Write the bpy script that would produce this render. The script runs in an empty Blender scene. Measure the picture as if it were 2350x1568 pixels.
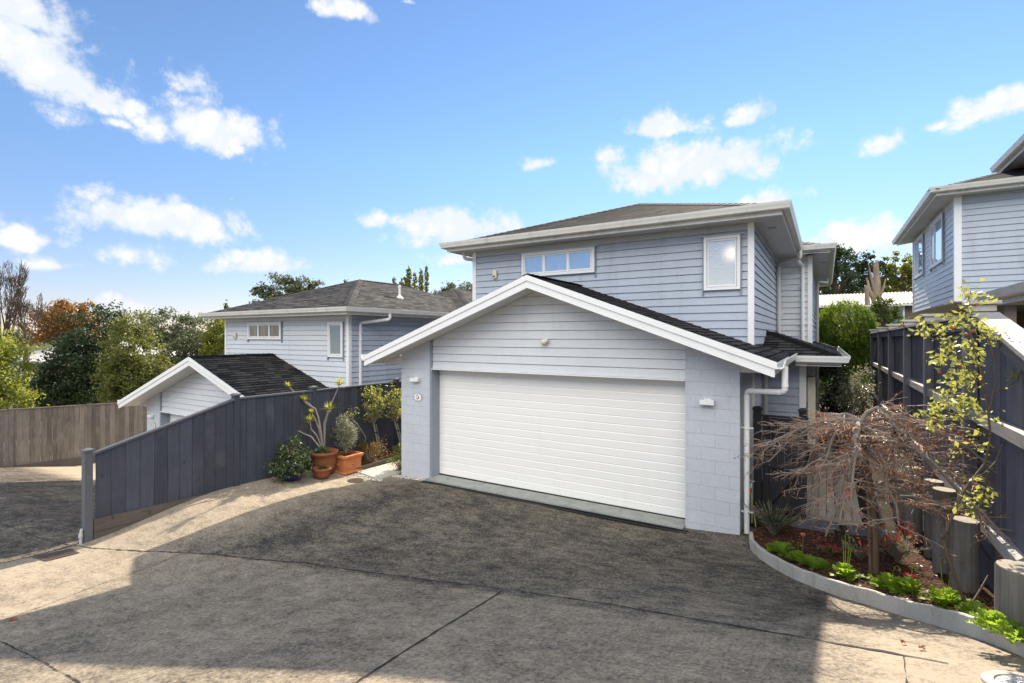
import bpy, math, random
import numpy as np
from mathutils import Vector, Matrix
random.seed(7); rng = np.random.default_rng(7)
C = bpy.context.scene.collection
V = Vector
# ---------------------------------------------------------------- camera model (survey of the place)
F, CX, Y0, H = 1163.0, 1175.0, 772.0, 2.76
FW = V((-.527, .850, 0)); RT = V((.850, .527, 0)); UP = V((0, 0, 1))
def ray(x, y): return FW + RT*((x-CX)/F) + UP*((Y0-y)/F)
def PT(x, y, t): return V((0, 0, H)) + ray(x, y)*t
def PY(x, y, Y): r = ray(x, y); return V((0, 0, H)) + r*(Y/r.y)
def PX(x, y, X): r = ray(x, y); return V((0, 0, H)) + r*(X/r.x)
# ---------------------------------------------------------------- ground heights
CP = np.array([(-9.2,3.07,-.25),(-9.2,4.5,0),(-9.2,6,0),(-9.2,9.5,0),(-9.2,13,0),(-7.6,7.8,-.16),(-6.6,7.6,-.095),(-4.2,7.6,-.095),
 (-1.8,7.6,-.085),(-6.6,8.1,-.13),(-4.2,8.1,-.13),(-1.8,8.1,-.13),(-1.04,7.8,-.05),(-.88,7.5,-.05),(-.06,5.85,.262),(.5,5.13,.507),(.76,4.36,.817),(.9,3.9,.97),(-5.85,3.87,-.08),
 (-2.48,3.89,.40),(0,3.76,.85),(-5.27,1.2,.3),(-2.27,1.96,.8),(0,0,1.2),(1,2,1.22),(-9.2,0,0),(-9.2,1.6,-.17),(-7.6,1.74,-.1),(3,0,1.3),(0,-6,1.25),
 (-9.2,-6,.15),(4,-6,1.35),(-4.5,-5,.8),(-.5,9,0),(1.2,9,.02),(.5,12,.05),(.5,18,.15),(-5,12,-.05),(-9.2,20,0),(-8.06,7,-.14),(3,4,1.2),(-8.7,2.6,-.25)])
def _phi(r2): return np.where(r2 > 1e-12, .5*r2*np.log(np.maximum(r2, 1e-12)), 0)
_n = len(CP); _K = _phi(((CP[:, None, :2]-CP[None, :, :2])**2).sum(-1)) + np.eye(_n)*.15
_P = np.c_[np.ones(_n), CP[:, :2]]
_A = np.block([[_K, _P], [_P.T, np.zeros((3, 3))]])
_W = np.linalg.solve(_A, np.r_[CP[:, 2], 0, 0, 0])
def gzR(X, Y):
    X = np.asarray(X, float); Y = np.asarray(Y, float)
    r2 = (X[..., None]-CP[:, 0])**2 + (Y[..., None]-CP[:, 1])**2
    return _phi(r2) @ _W[:_n] + _W[_n] + _W[_n+1]*X + _W[_n+2]*Y
FX = -9.2
def gzL(X, Y):
    X = np.asarray(X, float); Y = np.asarray(Y, float); d = np.maximum(FX-X, 0)
    z0 = gzR(np.full(X.shape, FX), np.minimum(Y, 3.0))
    return z0 - .055*d - np.clip((Y-3.0)*.2, 0, .8)*np.clip(d/1.0, 0.25, 1)
def gz(X, Y):
    return float(gzR(X, Y)) if X >= FX else float(gzL(X, Y))
def PG(x, y):
    r = ray(x, y); lo, hi = 1.0, 30.0
    for _ in range(40):
        m = (lo+hi)/2; p = V((0, 0, H)) + r*m
        if p.z > gz(p.x, p.y): lo = m
        else: hi = m
    return V((0, 0, H)) + r*lo
# ---------------------------------------------------------------- object helpers
ORG = {}
def tag(o, label=None, cat=None, group=None, kind=None):
    if label: o['label'] = label
    if cat: o['category'] = cat
    if group: o['group'] = group
    if kind: o['kind'] = kind
    return o
def thing(name, loc, label, cat, group=None):
    o = bpy.data.objects.new(name, None); o.empty_display_size = .2
    C.objects.link(o); o.location = loc; ORG[o] = V(loc)
    return tag(o, label, cat, group)
def link_mesh(name, me, mat, parent, lo, hi, smooth=False):
    o = bpy.data.objects.new(name, me); C.objects.link(o)
    org = V(((lo[0]+hi[0])/2, (lo[1]+hi[1])/2, lo[2]))
    me.transform(Matrix.Translation(-org)); ORG[o] = org
    if parent is not None: o.parent = parent; o.location = org - ORG[parent]
    else: o.location = org
    for m in (mat if isinstance(mat, (list, tuple)) else [mat]): me.materials.append(m)
    if smooth: me.shade_smooth()
    return o
class MB:
    def __init__(s, off=(0, 0, 0)): s.v = []; s.f = []; s.uv = []; s.off = V(off); s.mi = []; s.cm = 0
    def poly(s, pts, uv=None):
        n = len(s.v); s.v += [tuple(V(p)+s.off) for p in pts]; s.f.append(tuple(range(n, n+len(pts))))
        s.uv += uv if uv else [(0, 0)]*len(pts); s.mi.append(s.cm)
    def mesh(s, vs, fs):
        n = len(s.v); s.v += [tuple(V(p)+s.off) for p in vs]
        for f in fs: s.f.append(tuple(i+n for i in f)); s.uv += [(0, 0)]*len(f); s.mi.append(s.cm)
    def hexa(s, p): s.mesh(p, [(0,3,2,1),(4,5,6,7),(0,1,5,4),(1,2,6,5),(2,3,7,6),(3,0,4,7)])
    def box(s, a, b):
        (x0,y0,z0),(x1,y1,z1) = a, b
        s.hexa([(x0,y0,z0),(x1,y0,z0),(x1,y1,z0),(x0,y1,z0),(x0,y0,z1),(x1,y0,z1),(x1,y1,z1),(x0,y1,z1)])
    def obox(s, o, a, b, c):
        o, a, b, c = V(o), V(a), V(b), V(c)
        s.hexa([o, o+a, o+a+b, o+b, o+c, o+a+c, o+a+b+c, o+b+c])
    def bar(s, p, q, w, h, up=(0, 0, 1)):
        p, q = V(p), V(q); d = (q-p).normalized(); sd = d.cross(V(up)).normalized(); u = sd.cross(d)
        s.obox(p-sd*w/2-u*h/2, q-p, sd*w, u*h)
    def prism_xz(s, pts, y0, y1):
        n = len(pts); vs = [(x, y0, z) for x, z in pts] + [(x, y1, z) for x, z in pts]
        s.mesh(vs, [tuple(range(n)), tuple(range(2*n-1, n-1, -1))] + [(i, i+n, (i+1) % n+n, (i+1) % n) for i in range(n)])
    def prism_yz(s, pts, x0, x1):
        n = len(pts); vs = [(x0, y, z) for y, z in pts] + [(x1, y, z) for y, z in pts]
        s.mesh(vs, [tuple(range(n)), tuple(range(2*n-1, n-1, -1))] + [(i, i+n, (i+1) % n+n, (i+1) % n) for i in range(n)])
    def tube(s, pts, rad, n=8, cap=True):
        pts = [V(p) for p in pts]; rs = rad if isinstance(rad, (list, tuple)) else [rad]*len(pts)
        up = V((.31, .17, .93)); vs = []; fs = []
        for i, p in enumerate(pts):
            d = (pts[min(i+1, len(pts)-1)]-pts[max(i-1, 0)])
            if d.length < 1e-9: d = V((0, 0, 1))
            d.normalize(); a = d.cross(up)
            if a.length < .05: a = d.cross(V((1, 0, 0)))
            a.normalize(); b = d.cross(a)
            vs += [p + (a*math.cos(2*math.pi*k/n)+b*math.sin(2*math.pi*k/n))*rs[i] for k in range(n)]
        for i in range(len(pts)-1):
            for k in range(n):
                fs.append((i*n+k, i*n+(k+1) % n, (i+1)*n+(k+1) % n, (i+1)*n+k))
        if cap: fs.append(tuple(range(n))[::-1]); fs.append(tuple((len(pts)-1)*n+k for k in range(n)))
        s.mesh(vs, fs)
    def lathe(s, c, prof, n=24, sx=1, sy=1, rot=0):
        vs = []; fs = []; c = V(c); m = len(prof)
        for r, z in prof:
            for k in range(n):
                a = 2*math.pi*k/n+rot; vs.append(c+V((r*sx*math.cos(a), r*sy*math.sin(a), z)))
        for i in range(m-1):
            for k in range(n): fs.append((i*n+k, i*n+(k+1) % n, (i+1)*n+(k+1) % n, (i+1)*n+k))
        fs.append(tuple(range(n))[::-1]); fs.append(tuple((m-1)*n+k for k in range(n)))
        s.mesh(vs, fs)
    def extrude(s, prof, p0, p1, out, m0=0, m1=0):
        p0, p1, out = V(p0), V(p1), V(out); d = (p1-p0).normalized(); n = len(prof)
        vs = [p0+out*o+UP*z-d*o*m0 for o, z in prof] + [p1+out*o+UP*z+d*o*m1 for o, z in prof]
        s.mesh(vs, [tuple(range(n)), tuple(range(2*n-1, n-1, -1))] + [(i, i+n, (i+1) % n+n, (i+1) % n) for i in range(n)])
    def lapped(s, poly, o, u, v, n, pitch, depth, phase=0.0, thin=.002, groove=0.0):
        o, u, v, n = V(o), V(u), V(v), V(n)
        v0 = min(p[1] for p in poly); v1 = max(p[1] for p in poly); k = math.floor((v0-phase)/pitch)
        while phase+k*pitch < v1-1e-6:
            a = phase+k*pitch; b = a+pitch; k += 1
            if groove:
                q = clip(clip(poly, b-groove, 1), b, -1)
                if len(q) >= 3: s.poly([o+u*x+v*y-n*.014 for x, y in q], [(x, y) for x, y in q])
            q = clip(clip(poly, a, 1), b-groove, -1)
            if len(q) < 3: continue
            s.poly([o+u*x+v*y+n*(thin+depth*(b-y)/pitch) for x, y in q], [(x, y) for x, y in q])
            lowest = min(y for x, y in q); lo = [x for x, y in q if abs(y-lowest) < 1e-6]
            if len(lo) >= 2:
                x0, x1 = min(lo), max(lo); h = thin+depth*(b-lowest)/pitch; g = .014 if groove else 0
                s.poly([o+u*x0+v*lowest-n*g, o+u*x1+v*lowest-n*g, o+u*x1+v*lowest+n*h, o+u*x0+v*lowest+n*h], [(x0, lowest-.001), (x1, lowest-.001), (x1, lowest), (x0, lowest)])
    def build(s, name, mat, parent=None, smooth=False, bevel=0):
        me = bpy.data.meshes.new(name); me.from_pydata(s.v, [], s.f); me.update()
        l = me.uv_layers.new(name='UV'); l.data.foreach_set('uv', [c for p in s.uv for c in p])
        if any(s.mi): me.polygons.foreach_set('material_index', s.mi)
        lo = [min(p[i] for p in s.v) for i in range(3)]; hi = [max(p[i] for p in s.v) for i in range(3)]
        o = link_mesh(name, me, mat, parent, lo, hi, smooth)
        if bevel:
            m = o.modifiers.new('b', 'BEVEL'); m.width = bevel; m.segments = 2; m.limit_method = 'ANGLE'
        return o
def clip(poly, val, sgn):
    out = []
    for i in range(len(poly)):
        p, q = poly[i], poly[(i+1) % len(poly)]; dp, dq = (p[1]-val)*sgn, (q[1]-val)*sgn
        if dp >= -1e-9: out.append(p)
        if (dp > 1e-9 and dq < -1e-9) or (dp < -1e-9 and dq > 1e-9):
            t = dp/(dp-dq); out.append((p[0]+(q[0]-p[0])*t, val))
    r = []
    for p in out:
        if not r or abs(p[0]-r[-1][0])+abs(p[1]-r[-1][1]) > 1e-7: r.append(p)
    return r if len(r) > 2 else []
def np_mesh(name, verts, faces, mat, parent=None, smooth=False):
    verts = np.asarray(verts, np.float32); faces = np.asarray(faces, np.int32); k = faces.shape[1]
    me = bpy.data.meshes.new(name); me.vertices.add(len(verts)); me.vertices.foreach_set('co', verts.ravel())
    me.loops.add(faces.size); me.loops.foreach_set('vertex_index', faces.ravel())
    me.polygons.add(len(faces)); me.polygons.foreach_set('loop_start', np.arange(0, faces.size, k, dtype=np.int32))
    me.update(calc_edges=True); me.validate()
    return link_mesh(name, me, mat, parent, verts.min(0), verts.max(0), smooth)
def copy_thing(o, loc, label):
    c = o.copy(); C.objects.link(c); c.location = loc; c['label'] = label; ORG[c] = V(loc)
    for ch in o.children:
        d = ch.copy(); C.objects.link(d); d.parent = c
        for g in ch.children:
            e = g.copy(); C.objects.link(e); e.parent = d
    return c
# ---------------------------------------------------------------- materials
def new_mat(name):
    m = bpy.data.materials.new(name); m.use_nodes = True; nt = m.node_tree; nt.nodes.clear()
    return m, nt
class NT:
    def __init__(s, nt): s.nt = nt
    def n(s, t, **kw):
        nd = s.nt.nodes.new('ShaderNode'+t)
        for k, v in kw.items():
            if k in nd.bl_rna.properties: setattr(nd, k, v)
            else: s.set(nd.inputs[k.replace('_', ' ')], v)
        return nd
    def set(s, inp, v):
        if isinstance(v, bpy.types.NodeSocket): s.nt.links.new(v, inp)
        else:
            if inp.type == 'RGBA' and len(v) == 3: v = (*v, 1)
            inp.default_value = v
    def math(s, op, a, b=0.0, clamp=False):
        nd = s.nt.nodes.new('ShaderNodeMath'); nd.operation = op; nd.use_clamp = clamp
        s.set(nd.inputs[0], a); s.set(nd.inputs[1], b); return nd.outputs[0]
    def vmath(s, op, a, b=(0, 0, 0)):
        nd = s.nt.nodes.new('ShaderNodeVectorMath'); nd.operation = op
        s.set(nd.inputs[0], a); s.set(nd.inputs[1], b)
        return nd.outputs['Value'] if op in ('DOT_PRODUCT', 'LENGTH') else nd.outputs[0]
    def mix(s, f, a, b, mode='MIX'):
        nd = s.nt.nodes.new('ShaderNodeMix'); nd.data_type = 'RGBA'; nd.blend_type = mode
        s.set(nd.inputs[0], f); s.set(nd.inputs[6], a); s.set(nd.inputs[7], b); return nd.outputs[2]
    def ramp(s, x, a, b, smooth=True):
        nd = s.nt.nodes.new('ShaderNodeMapRange'); nd.interpolation_type = 'SMOOTHSTEP' if smooth else 'LINEAR'
        s.set(nd.inputs[0], x); s.set(nd.inputs[1], a); s.set(nd.inputs[2], b); return nd.outputs[0]
    def noise(s, vec, scale, detail=4, rough=.55, dist=0):
        nd = s.nt.nodes.new('ShaderNodeTexNoise'); s.set(nd.inputs['Vector'], vec)
        nd.inputs['Scale'].default_value = scale; nd.inputs['Detail'].default_value = detail
        nd.inputs['Roughness'].default_value = rough; nd.inputs['Distortion'].default_value = dist
        return nd.outputs[0]
    def pos(s): return s.n('NewGeometry').outputs['Position']
    def rnd(s): return s.n('NewGeometry').outputs['Random Per Island']
    def bump(s, h, dist=.01, strength=1.0):
        nd = s.nt.nodes.new('ShaderNodeBump'); nd.inputs['Distance'].default_value = dist; nd.inputs['Strength'].default_value = strength
        s.set(nd.inputs['Height'], h); return nd.outputs[0]
    def principled(s, col, rough=.6, normal=None, spec=.5, metal=0):
        p = s.nt.nodes.new('ShaderNodeBsdfPrincipled'); s.set(p.inputs['Base Color'], col); s.set(p.inputs['Roughness'], rough)
        p.inputs['Specular IOR Level'].default_value = spec; p.inputs['Metallic'].default_value = metal
        if normal is not None: s.set(p.inputs['Normal'], normal)
        return p
    def out(s, sh):
        o = s.nt.nodes.new('ShaderNodeOutputMaterial'); s.nt.links.new(sh, o.inputs[0])
def scl(c, k): return tuple(min(1, x*k) for x in c)
def paint(name, col, rough=.5, var=.12, scale=1.2, bump=0, bscale=80, isl=0.0, spec=.4, dirt=0.0, stretch=(1, 1, 1), metal=0):
    m, nt = new_mat(name); t = NT(nt); p = t.vmath('MULTIPLY', t.pos(), stretch)
    n1 = t.noise(p, scale, 6, .6); n2 = t.noise(p, scale*14, 3, .6)
    f = t.math('ADD', t.math('MULTIPLY', n1, .65), t.math('MULTIPLY', n2, .35))
    if isl: f = t.math('ADD', f, t.math('MULTIPLY', t.math('SUBTRACT', t.rnd(), .5), isl))
    c = t.mix(t.ramp(f, .3, .7, False), scl(col, 1-var), scl(col, 1+var))
    if dirt:
        d = t.ramp(t.noise(t.vmath('MULTIPLY', t.pos(), (3.5, 3.5, .5)), 1.1, 7, .65), .5, .75)
        c = t.mix(t.math('MULTIPLY', d, dirt), c, scl((.32, .29, .24), max(col)*1.1))
    nrm = t.bump(t.noise(p, bscale, 3, .6), bump) if bump else None
    t.out(t.principled(c, rough, nrm, spec, metal).outputs[0]); return m
def wood(name, col, var=.35, grain=(25, 25, 1.2), rough=.75, isl=.6, knots=True, weather=0.0, wcol=(.3, .29, .29)):
    m, nt = new_mat(name); t = NT(nt); r = t.rnd()
    off = t.nt.nodes.new('ShaderNodeCombineXYZ'); t.set(off.inputs[0], t.math('MULTIPLY', r, 37.0)); t.set(off.inputs[2], t.math('MULTIPLY', r, 91.0))
    p0 = t.vmath('ADD', t.pos(), off.outputs[0]); p = t.vmath('MULTIPLY', p0, grain)
    n1 = t.noise(p, 1.6, 6, .65, .4); n2 = t.noise(p0, 1.7, 4, .6)
    f = t.math('ADD', t.math('MULTIPLY', n1, .6), t.math('MULTIPLY', n2, .4))
    f = t.math('ADD', f, t.math('MULTIPLY', t.math('SUBTRACT', r, .5), isl*.5))
    c = t.mix(t.ramp(f, .3, .72, False), scl(col, 1-var), scl(col, 1+var))
    if weather: c = t.mix(t.math('MULTIPLY', t.ramp(t.noise(p0, 1.1, 6, .7), .52, .74), weather), c, wcol)
    if knots:
        vo = t.n('TexVoronoi', Vector=t.vmath('MULTIPLY', p0, (4.5, 4.5, 2.2)), Scale=1.0)
        k = t.ramp(vo.outputs[0], .12, .04); c = t.mix(t.math('MULTIPLY', k, .7), c, scl(col, .35))
    t.out(t.principled(c, rough, t.bump(n1, .004), .3).outputs[0]); return m
def shingle(name, col, warm):
    m, nt = new_mat(name); t = NT(nt); uv = t.n('TexCoord').outputs['UV']
    b = t.n('TexBrick', Vector=uv, Scale=1.0, Mortar_Size=.009, Brick_Width=.30, Row_Height=.142)
    b.offset = .37; b.squash = .8; b.squash_frequency = 3
    t.set(b.inputs['Color1'], scl(col, .45)); t.set(b.inputs['Color2'], scl(warm, 1.7)); t.set(b.inputs['Mortar'], scl(col, .12))
    g = t.noise(t.pos(), 420, 2, .7); big = t.noise(t.pos(), .8, 5, .6)
    c = t.mix(.2, b.outputs[0], t.mix(t.ramp(g, .35, .65), scl(col, .5), scl(warm, 1.5)))
    c = t.mix(t.math('MULTIPLY', t.ramp(big, .4, .7), .4), c, scl(col, .6))
    h = t.math('ADD', t.math('MULTIPLY', b.outputs['Fac'], -.6), t.math('MULTIPLY', g, .35))
    t.out(t.principled(c, .9, t.bump(h, .006), .06).outputs[0]); return m
def blockwork(name, col):
    m, nt = new_mat(name); t = NT(nt); sp = t.n('SeparateXYZ', Vector=t.pos())
    cb = t.nt.nodes.new('ShaderNodeCombineXYZ'); t.set(cb.inputs[0], t.math('ADD', sp.outputs[0], sp.outputs[1])); t.set(cb.inputs[1], sp.outputs[2])
    wob = t.vmath('ADD', cb.outputs[0], t.vmath('MULTIPLY', t.n('TexNoise', Vector=t.pos(), Scale=3.0).outputs['Color'], (.006, .006, 0)))
    b = t.n('TexBrick', Vector=wob, Scale=1.0, Mortar_Size=.004, Mortar_Smooth=.7, Brick_Width=.39, Row_Height=.19)
    t.set(b.inputs['Color1'], scl(col, .96)); t.set(b.inputs['Color2'], scl(col, 1.05)); t.set(b.inputs['Mortar'], scl(col, .95))
    n = t.noise(t.pos(), 26, 6, .7); n2 = t.noise(t.vmath('MULTIPLY', t.pos(), (1.5, 1.5, .5)), 1.4, 6, .65)
    c = t.mix(t.ramp(n, .3, .7), scl(col, .9), b.outputs[0]); c = t.mix(t.math('MULTIPLY', t.ramp(n2, .45, .75), .25), c, scl(col, .72))
    pit = t.ramp(t.noise(t.pos(), 55, 2, .5), .70, .76); c = t.mix(t.math('MULTIPLY', pit, .55), c, scl(col, .35))
    crack = t.math('MULTIPLY', b.outputs['Fac'], t.ramp(t.noise(t.pos(), 4.5, 3, .6), .56, .64)); c = t.mix(t.math('MULTIPLY', crack, .5), c, scl(col, .4))
    h = t.math('ADD', t.math('MULTIPLY', b.outputs['Fac'], -1.0), t.math('MULTIPLY', n, .5))
    t.out(t.principled(c, .55, t.bump(h, .003), .35).outputs[0]); return m
def leafmat(name, c1, c2, trans=.45, tcol=None, rough=.45, spec=.35):
    m, nt = new_mat(name); t = NT(nt); r = t.rnd()
    big = t.noise(t.pos(), 1.3, 3, .6); f = t.math('ADD', t.math('MULTIPLY', r, .6), t.math('MULTIPLY', big, .5), True)
    c = t.mix(f, c1, c2); p = t.principled(c, rough, None, spec)
    tr = t.n('BsdfTranslucent'); t.set(tr.inputs[0], t.mix(.5, c, tcol if tcol else scl(c2, 1.5)))
    mx = t.n('MixShader'); mx.inputs[0].default_value = trans
    nt.links.new(p.outputs[0], mx.inputs[1]); nt.links.new(tr.outputs[0], mx.inputs[2]); t.out(mx.outputs[0]); return m
def glass(name, col, rough=.03, frost=0.0, glow=None, zr=(3.6, 4.45), mir=.30):
    m, nt = new_mat(name); t = NT(nt)
    nrm = t.bump(t.noise(t.pos(), 60, 2, .5), .004) if frost else t.bump(t.noise(t.pos(), 1.5, 2, .5), .002)
    cv = t.noise(t.vmath('MULTIPLY', t.pos(), (3.0, 3.0, .8)), 2.2, 4, .6)
    if frost: cv = t.ramp(t.n('SeparateXYZ', Vector=t.pos()).outputs[2], zr[1], zr[0], False); c_ = t.mix(cv, col, scl((.55, .56, .50), 1.0))  # frosted pane colour pales downwards, standing in for the lit room behind
    else: c_ = t.mix(t.ramp(cv, .35, .65), scl(col, .45 if mir < .2 else .85), scl(col, 1.5 if mir < .2 else 1.12))
    d = t.principled(c_, .3+frost*.3, nrm, .3)
    g = t.n('BsdfGlossy'); t.set(g.inputs[0], (.92, .95, 1)); g.inputs['Roughness'].default_value = rough+frost*.18; t.set(g.inputs['Normal'], nrm)
    mx = t.n('MixShader'); fr = t.n('Fresnel'); fr.inputs['IOR'].default_value = 1.5
    t.set(mx.inputs[0], t.math('ADD', t.math('MULTIPLY', fr.outputs[0], .8), mir if not frost else .22, True))
    nt.links.new(d.outputs[0], mx.inputs[1]); nt.links.new(g.outputs[0], mx.inputs[2]); sh = mx.outputs[0]
    if glow:  # pane emits a warm spot in place of the lamp behind it
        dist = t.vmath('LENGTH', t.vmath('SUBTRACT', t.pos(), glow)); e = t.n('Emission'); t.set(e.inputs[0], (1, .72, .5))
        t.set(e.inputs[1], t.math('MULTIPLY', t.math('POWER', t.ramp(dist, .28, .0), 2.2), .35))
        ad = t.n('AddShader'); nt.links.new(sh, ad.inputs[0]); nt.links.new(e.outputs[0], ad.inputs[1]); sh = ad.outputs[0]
    t.out(sh); return m
M = dict(
 board=paint('weatherboard_paint', (.43, .474, .548), .45, .07, .7, .0015, 120, 0, .4, .24),
 board_lit=paint('weatherboard_paint_lit', (.625, .645, .665), .45, .05, .7, .0015, 120, 0, .4, .10),  # same paint, paler and warmer for light bounced off the sunlit ground
 block=blockwork('painted_block', (.545, .568, .61)),
 white=paint('white_trim', (.82, .82, .81), .35, .03, 1.5, 0, 80, 0, .5, .10),
 gutter=paint('weathered_gutter', (.66, .65, .61), .35, .06, 2.5, 0, 80, 0, .5, .35),
 soffit=paint('soffit_paint', (.62, .62, .60), .6, .05, 1, 0, 80, 0, .3, .12),
 door=paint('door_enamel', (.85, .83, .785), .32, .02, 1.0, .0006, 160, 0, .5, .06, (.15, 1, 1)),
 jamb=paint('grey_jamb', (.24, .27, .31), .5, .06, 2),
 pipe=paint('pvc_pipe', (.74, .74, .73), .3, .04, 3, 0, 80, 0, .5, .12),
 pipe_cream=paint('pvc_pipe_dirty', (.60, .57, .50), .35, .08, 4, 0, 80, 0, .5, .3),
 roof=shingle('asphalt_shingle_shaded', (.030, .031, .035), (.046, .044, .043)),  # darker copy for the roofs lying in shadow
 roof_lit=shingle('asphalt_shingle_lit', (.056, .056, .058), (.086, .083, .080)),  # same shingles as the garage roof, sunlight put into the paler colour
 fence_blue=wood('stained_blue_paling', (.057, .062, .081), .32, (30, 30, 1.2), .75, .5, True, .55, (.105, .105, .125)),
 fence_post=wood('stained_grey_post', (.105, .11, .122), .2, (30, 30, 1.2), .7, .2, False),
 fence_right=wood('stained_violet_paling', (.125, .125, .155), .28, (30, 30, 1.2), .7, .5, True, .5, (.22, .21, .24)),
 rail=wood('weathered_rail', (.32, .31, .305), .3, (25, 1.5, 25), .7, .2, False, .5, (.42, .41, .40)),
 raw=wood('raw_paling', (.165, .142, .12), .5, (26, 26, 1.0), .8, .45, True, .45, (.30, .27, .24)),
 sleeper=wood('timber_sleeper', (.105, .09, .075), .35, (25, 1.5, 25), .8, .5, True),
 pole=wood('grey_pole', (.145, .135, .118), .55, (18, 18, .7), .8, .3, False, .5, (.19, .20, .20)),
 poletop=wood('pole_end_grain', (.28, .25, .20), .3, (8, 8, 8), .85, 0, False),
 gate=wood('dark_gate', (.022, .022, .026), .25, (30, 30, 1.2), .6, .4, False),
 deck=wood('deck_board', (.27, .23, .19), .4, (40, 1.2, 40), .8, .8, False, .3, (.33, .31, .29)),
 cap=paint('ridge_shingle', (.075, .073, .071), .9, .35, 30, .002, 200, .5, .06),
 terra_shaded=paint('terracotta_shaded', (.23, .085, .04), .75, .3, 6, .002, 60, 0, .25, .35),  # terracotta copy with the plants' shade put into its colour
 terra=paint('terracotta', (.46, .165, .065), .75, .28, 6, .002, 60, 0, .25, .25),
 bluepot=paint('blue_glaze', (.012, .022, .13), .15, .3, 5, 0, 80, 0, .6),
 iron=paint('rusty_iron', (.085, .062, .05), .6, .35, 9, .002, 90),
 black=paint('black_plastic', (.012, .012, .013), .5, .2, 8),
 grey=paint('grey_plastic', (.42, .43, .43), .4, .06, 6),
 cream=paint('cream_plastic', (.74, .70, .56), .35, .05, 5),
 concrete=paint('cast_concrete', (.44, .42, .375), .85, .28, 3.2, .003, 90, 0, .12, .75),
 slab=paint('apron_concrete', (.30, .31, .29), .8, .25, 5, .002, 90, 0, .2, .4),
 paver=paint('paver', (.44, .42, .38), .85, .15, 5, .002, 90, .2, .2),
 darkpaver=paint('dark_paver', (.10, .10, .11), .85, .2, 6, .002, 90, .2, .2),
 white_roof=paint('pale_metal_roof', (.55, .53, .50), .6, .06, 1.2, 0, 80, 0, .2),
 cream_wall=paint('cream_wall', (.55, .52, .44), .6, .08, 1.2),
 brown_brick=blockwork('brown_brick', (.21, .165, .13)),
 timber_wall=wood('brown_timber_wall', (.16, .12, .085), .25, (1.5, 1.5, 30), .7, .3, False),
 metal_roof=paint('corrugated_iron', (.23, .21, .195), .7, .25, 2.0, 0, 80, 0, .1, .5, (2, .4, 2)),
 bark=wood('bark', (.10, .075, .055), .4, (9, 9, 1.5), .9, .3, False),
 barkgrey=wood('grey_bark', (.22, .19, .16), .35, (9, 9, 1.5), .85, .3, False, .4, (.32, .29, .26)),
 bark_maple=wood('maple_bark', (.115, .082, .055), .4, (20, 20, 3), .8, .5, False),
 twig=wood('twig', (.30, .235, .19), .35, (15, 15, 15), .7, .5, False),
 stump=wood('dead_trunk', (.26, .20, .15), .45, (7, 7, .8), .9, .2, False, .6, (.38, .32, .26)),
 glass=glass('window_glass', (.13, .22, .36)), glass2=glass('window_glass_reflected_trees', (.085, .10, .085), .02, 0.0, None, (0, 1), .06),  # glass2: dull green base colour stands in for reflected trees
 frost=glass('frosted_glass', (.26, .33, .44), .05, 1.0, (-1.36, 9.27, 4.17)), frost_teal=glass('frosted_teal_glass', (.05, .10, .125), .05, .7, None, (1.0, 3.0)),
 pebble=paint('pebble', (.55, .53, .49), .8, .3, 30, 0, 80, .8),
 mulch=paint('bark_mulch', (.060, .034, .025), .95, .5, 22, .012, 45, 0, .04),
 chip=paint('bark_chip', (.115, .058, .036), .9, .45, 18, 0, 80, 1.0, .06),
 soil=paint('terrain_grass', (.075, .085, .035), .95, .4, .6, .02, 6, 0, .04),
 gold=paint('gilt', (.50, .34, .10), .4, .1, 5), brown=paint('brown_enamel', (.16, .075, .03), .4, .1, 5), ink=paint('black_enamel', (.02, .022, .025), .4, .1, 5),
 enamel=paint('white_enamel', (.84, .84, .80), .2, .02, 5),
)
SKY, CLOUD, BACK_FILL, SUN, EXPO = 0.070, 0.41, 1.36, 4.6, 1.35; SKYTINT = (.88, .97, 1.08); HZTINT = (.74, .64, .80)
# ---------------------------------------------------------------- the setting: ground sheets
def concrete_mat(name, left=False):
    m, nt = new_mat(name); t = NT(nt); p = t.pos()
    at = t.n('Attribute'); at.attribute_name = 'tone'; tone = at.outputs['Fac']
    st = t.vmath('MULTIPLY', p, (1.0, .75, 1.0))
    a = t.noise(st, 1.3, 9, .72, .3); b = t.noise(t.vmath('MULTIPLY', p, (1.0, 1.6, 1.0)), 4.2, 10, .82); sp = t.noise(p, 34, 6, .85); fine = t.noise(p, 150, 3, .7)
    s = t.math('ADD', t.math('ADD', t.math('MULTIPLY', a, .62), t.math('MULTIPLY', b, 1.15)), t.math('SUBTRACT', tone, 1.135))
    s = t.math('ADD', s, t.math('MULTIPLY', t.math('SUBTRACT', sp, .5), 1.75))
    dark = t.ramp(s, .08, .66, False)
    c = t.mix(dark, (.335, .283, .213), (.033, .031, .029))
    c = t.mix(t.ramp(fine, .60, .70), c, t.mix(.4, c, (.50, .48, .45)))
    oil = t.ramp(t.noise(p, 1.15, 5, .6), .66, .80); c = t.mix(t.math('MULTIPLY', oil, .35), c, (.03, .028, .027))
    wv = t.vmath('ADD', p, t.vmath('MULTIPLY', t.n('TexNoise', Vector=p, Scale=1.3).outputs['Color'], (.35, .2, 0)))
    w = t.noise(t.vmath('MULTIPLY', wv, (62.0, 2.4, 1.0)), 1.0, 5, .7)
    broom = t.n('Attribute'); broom.attribute_name = 'broom'
    c = t.mix(t.math('MULTIPLY', t.math('MULTIPLY', broom.outputs['Fac'], t.ramp(w, .42, .66)), .28), c, scl((.06, .056, .052), 1))
    h = t.math('ADD', t.math('MULTIPLY', sp, .6), t.math('MULTIPLY', fine, .5))
    t.out(t.principled(c, .85, t.bump(h, .006, .8), .12).outputs[0]); return m
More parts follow.
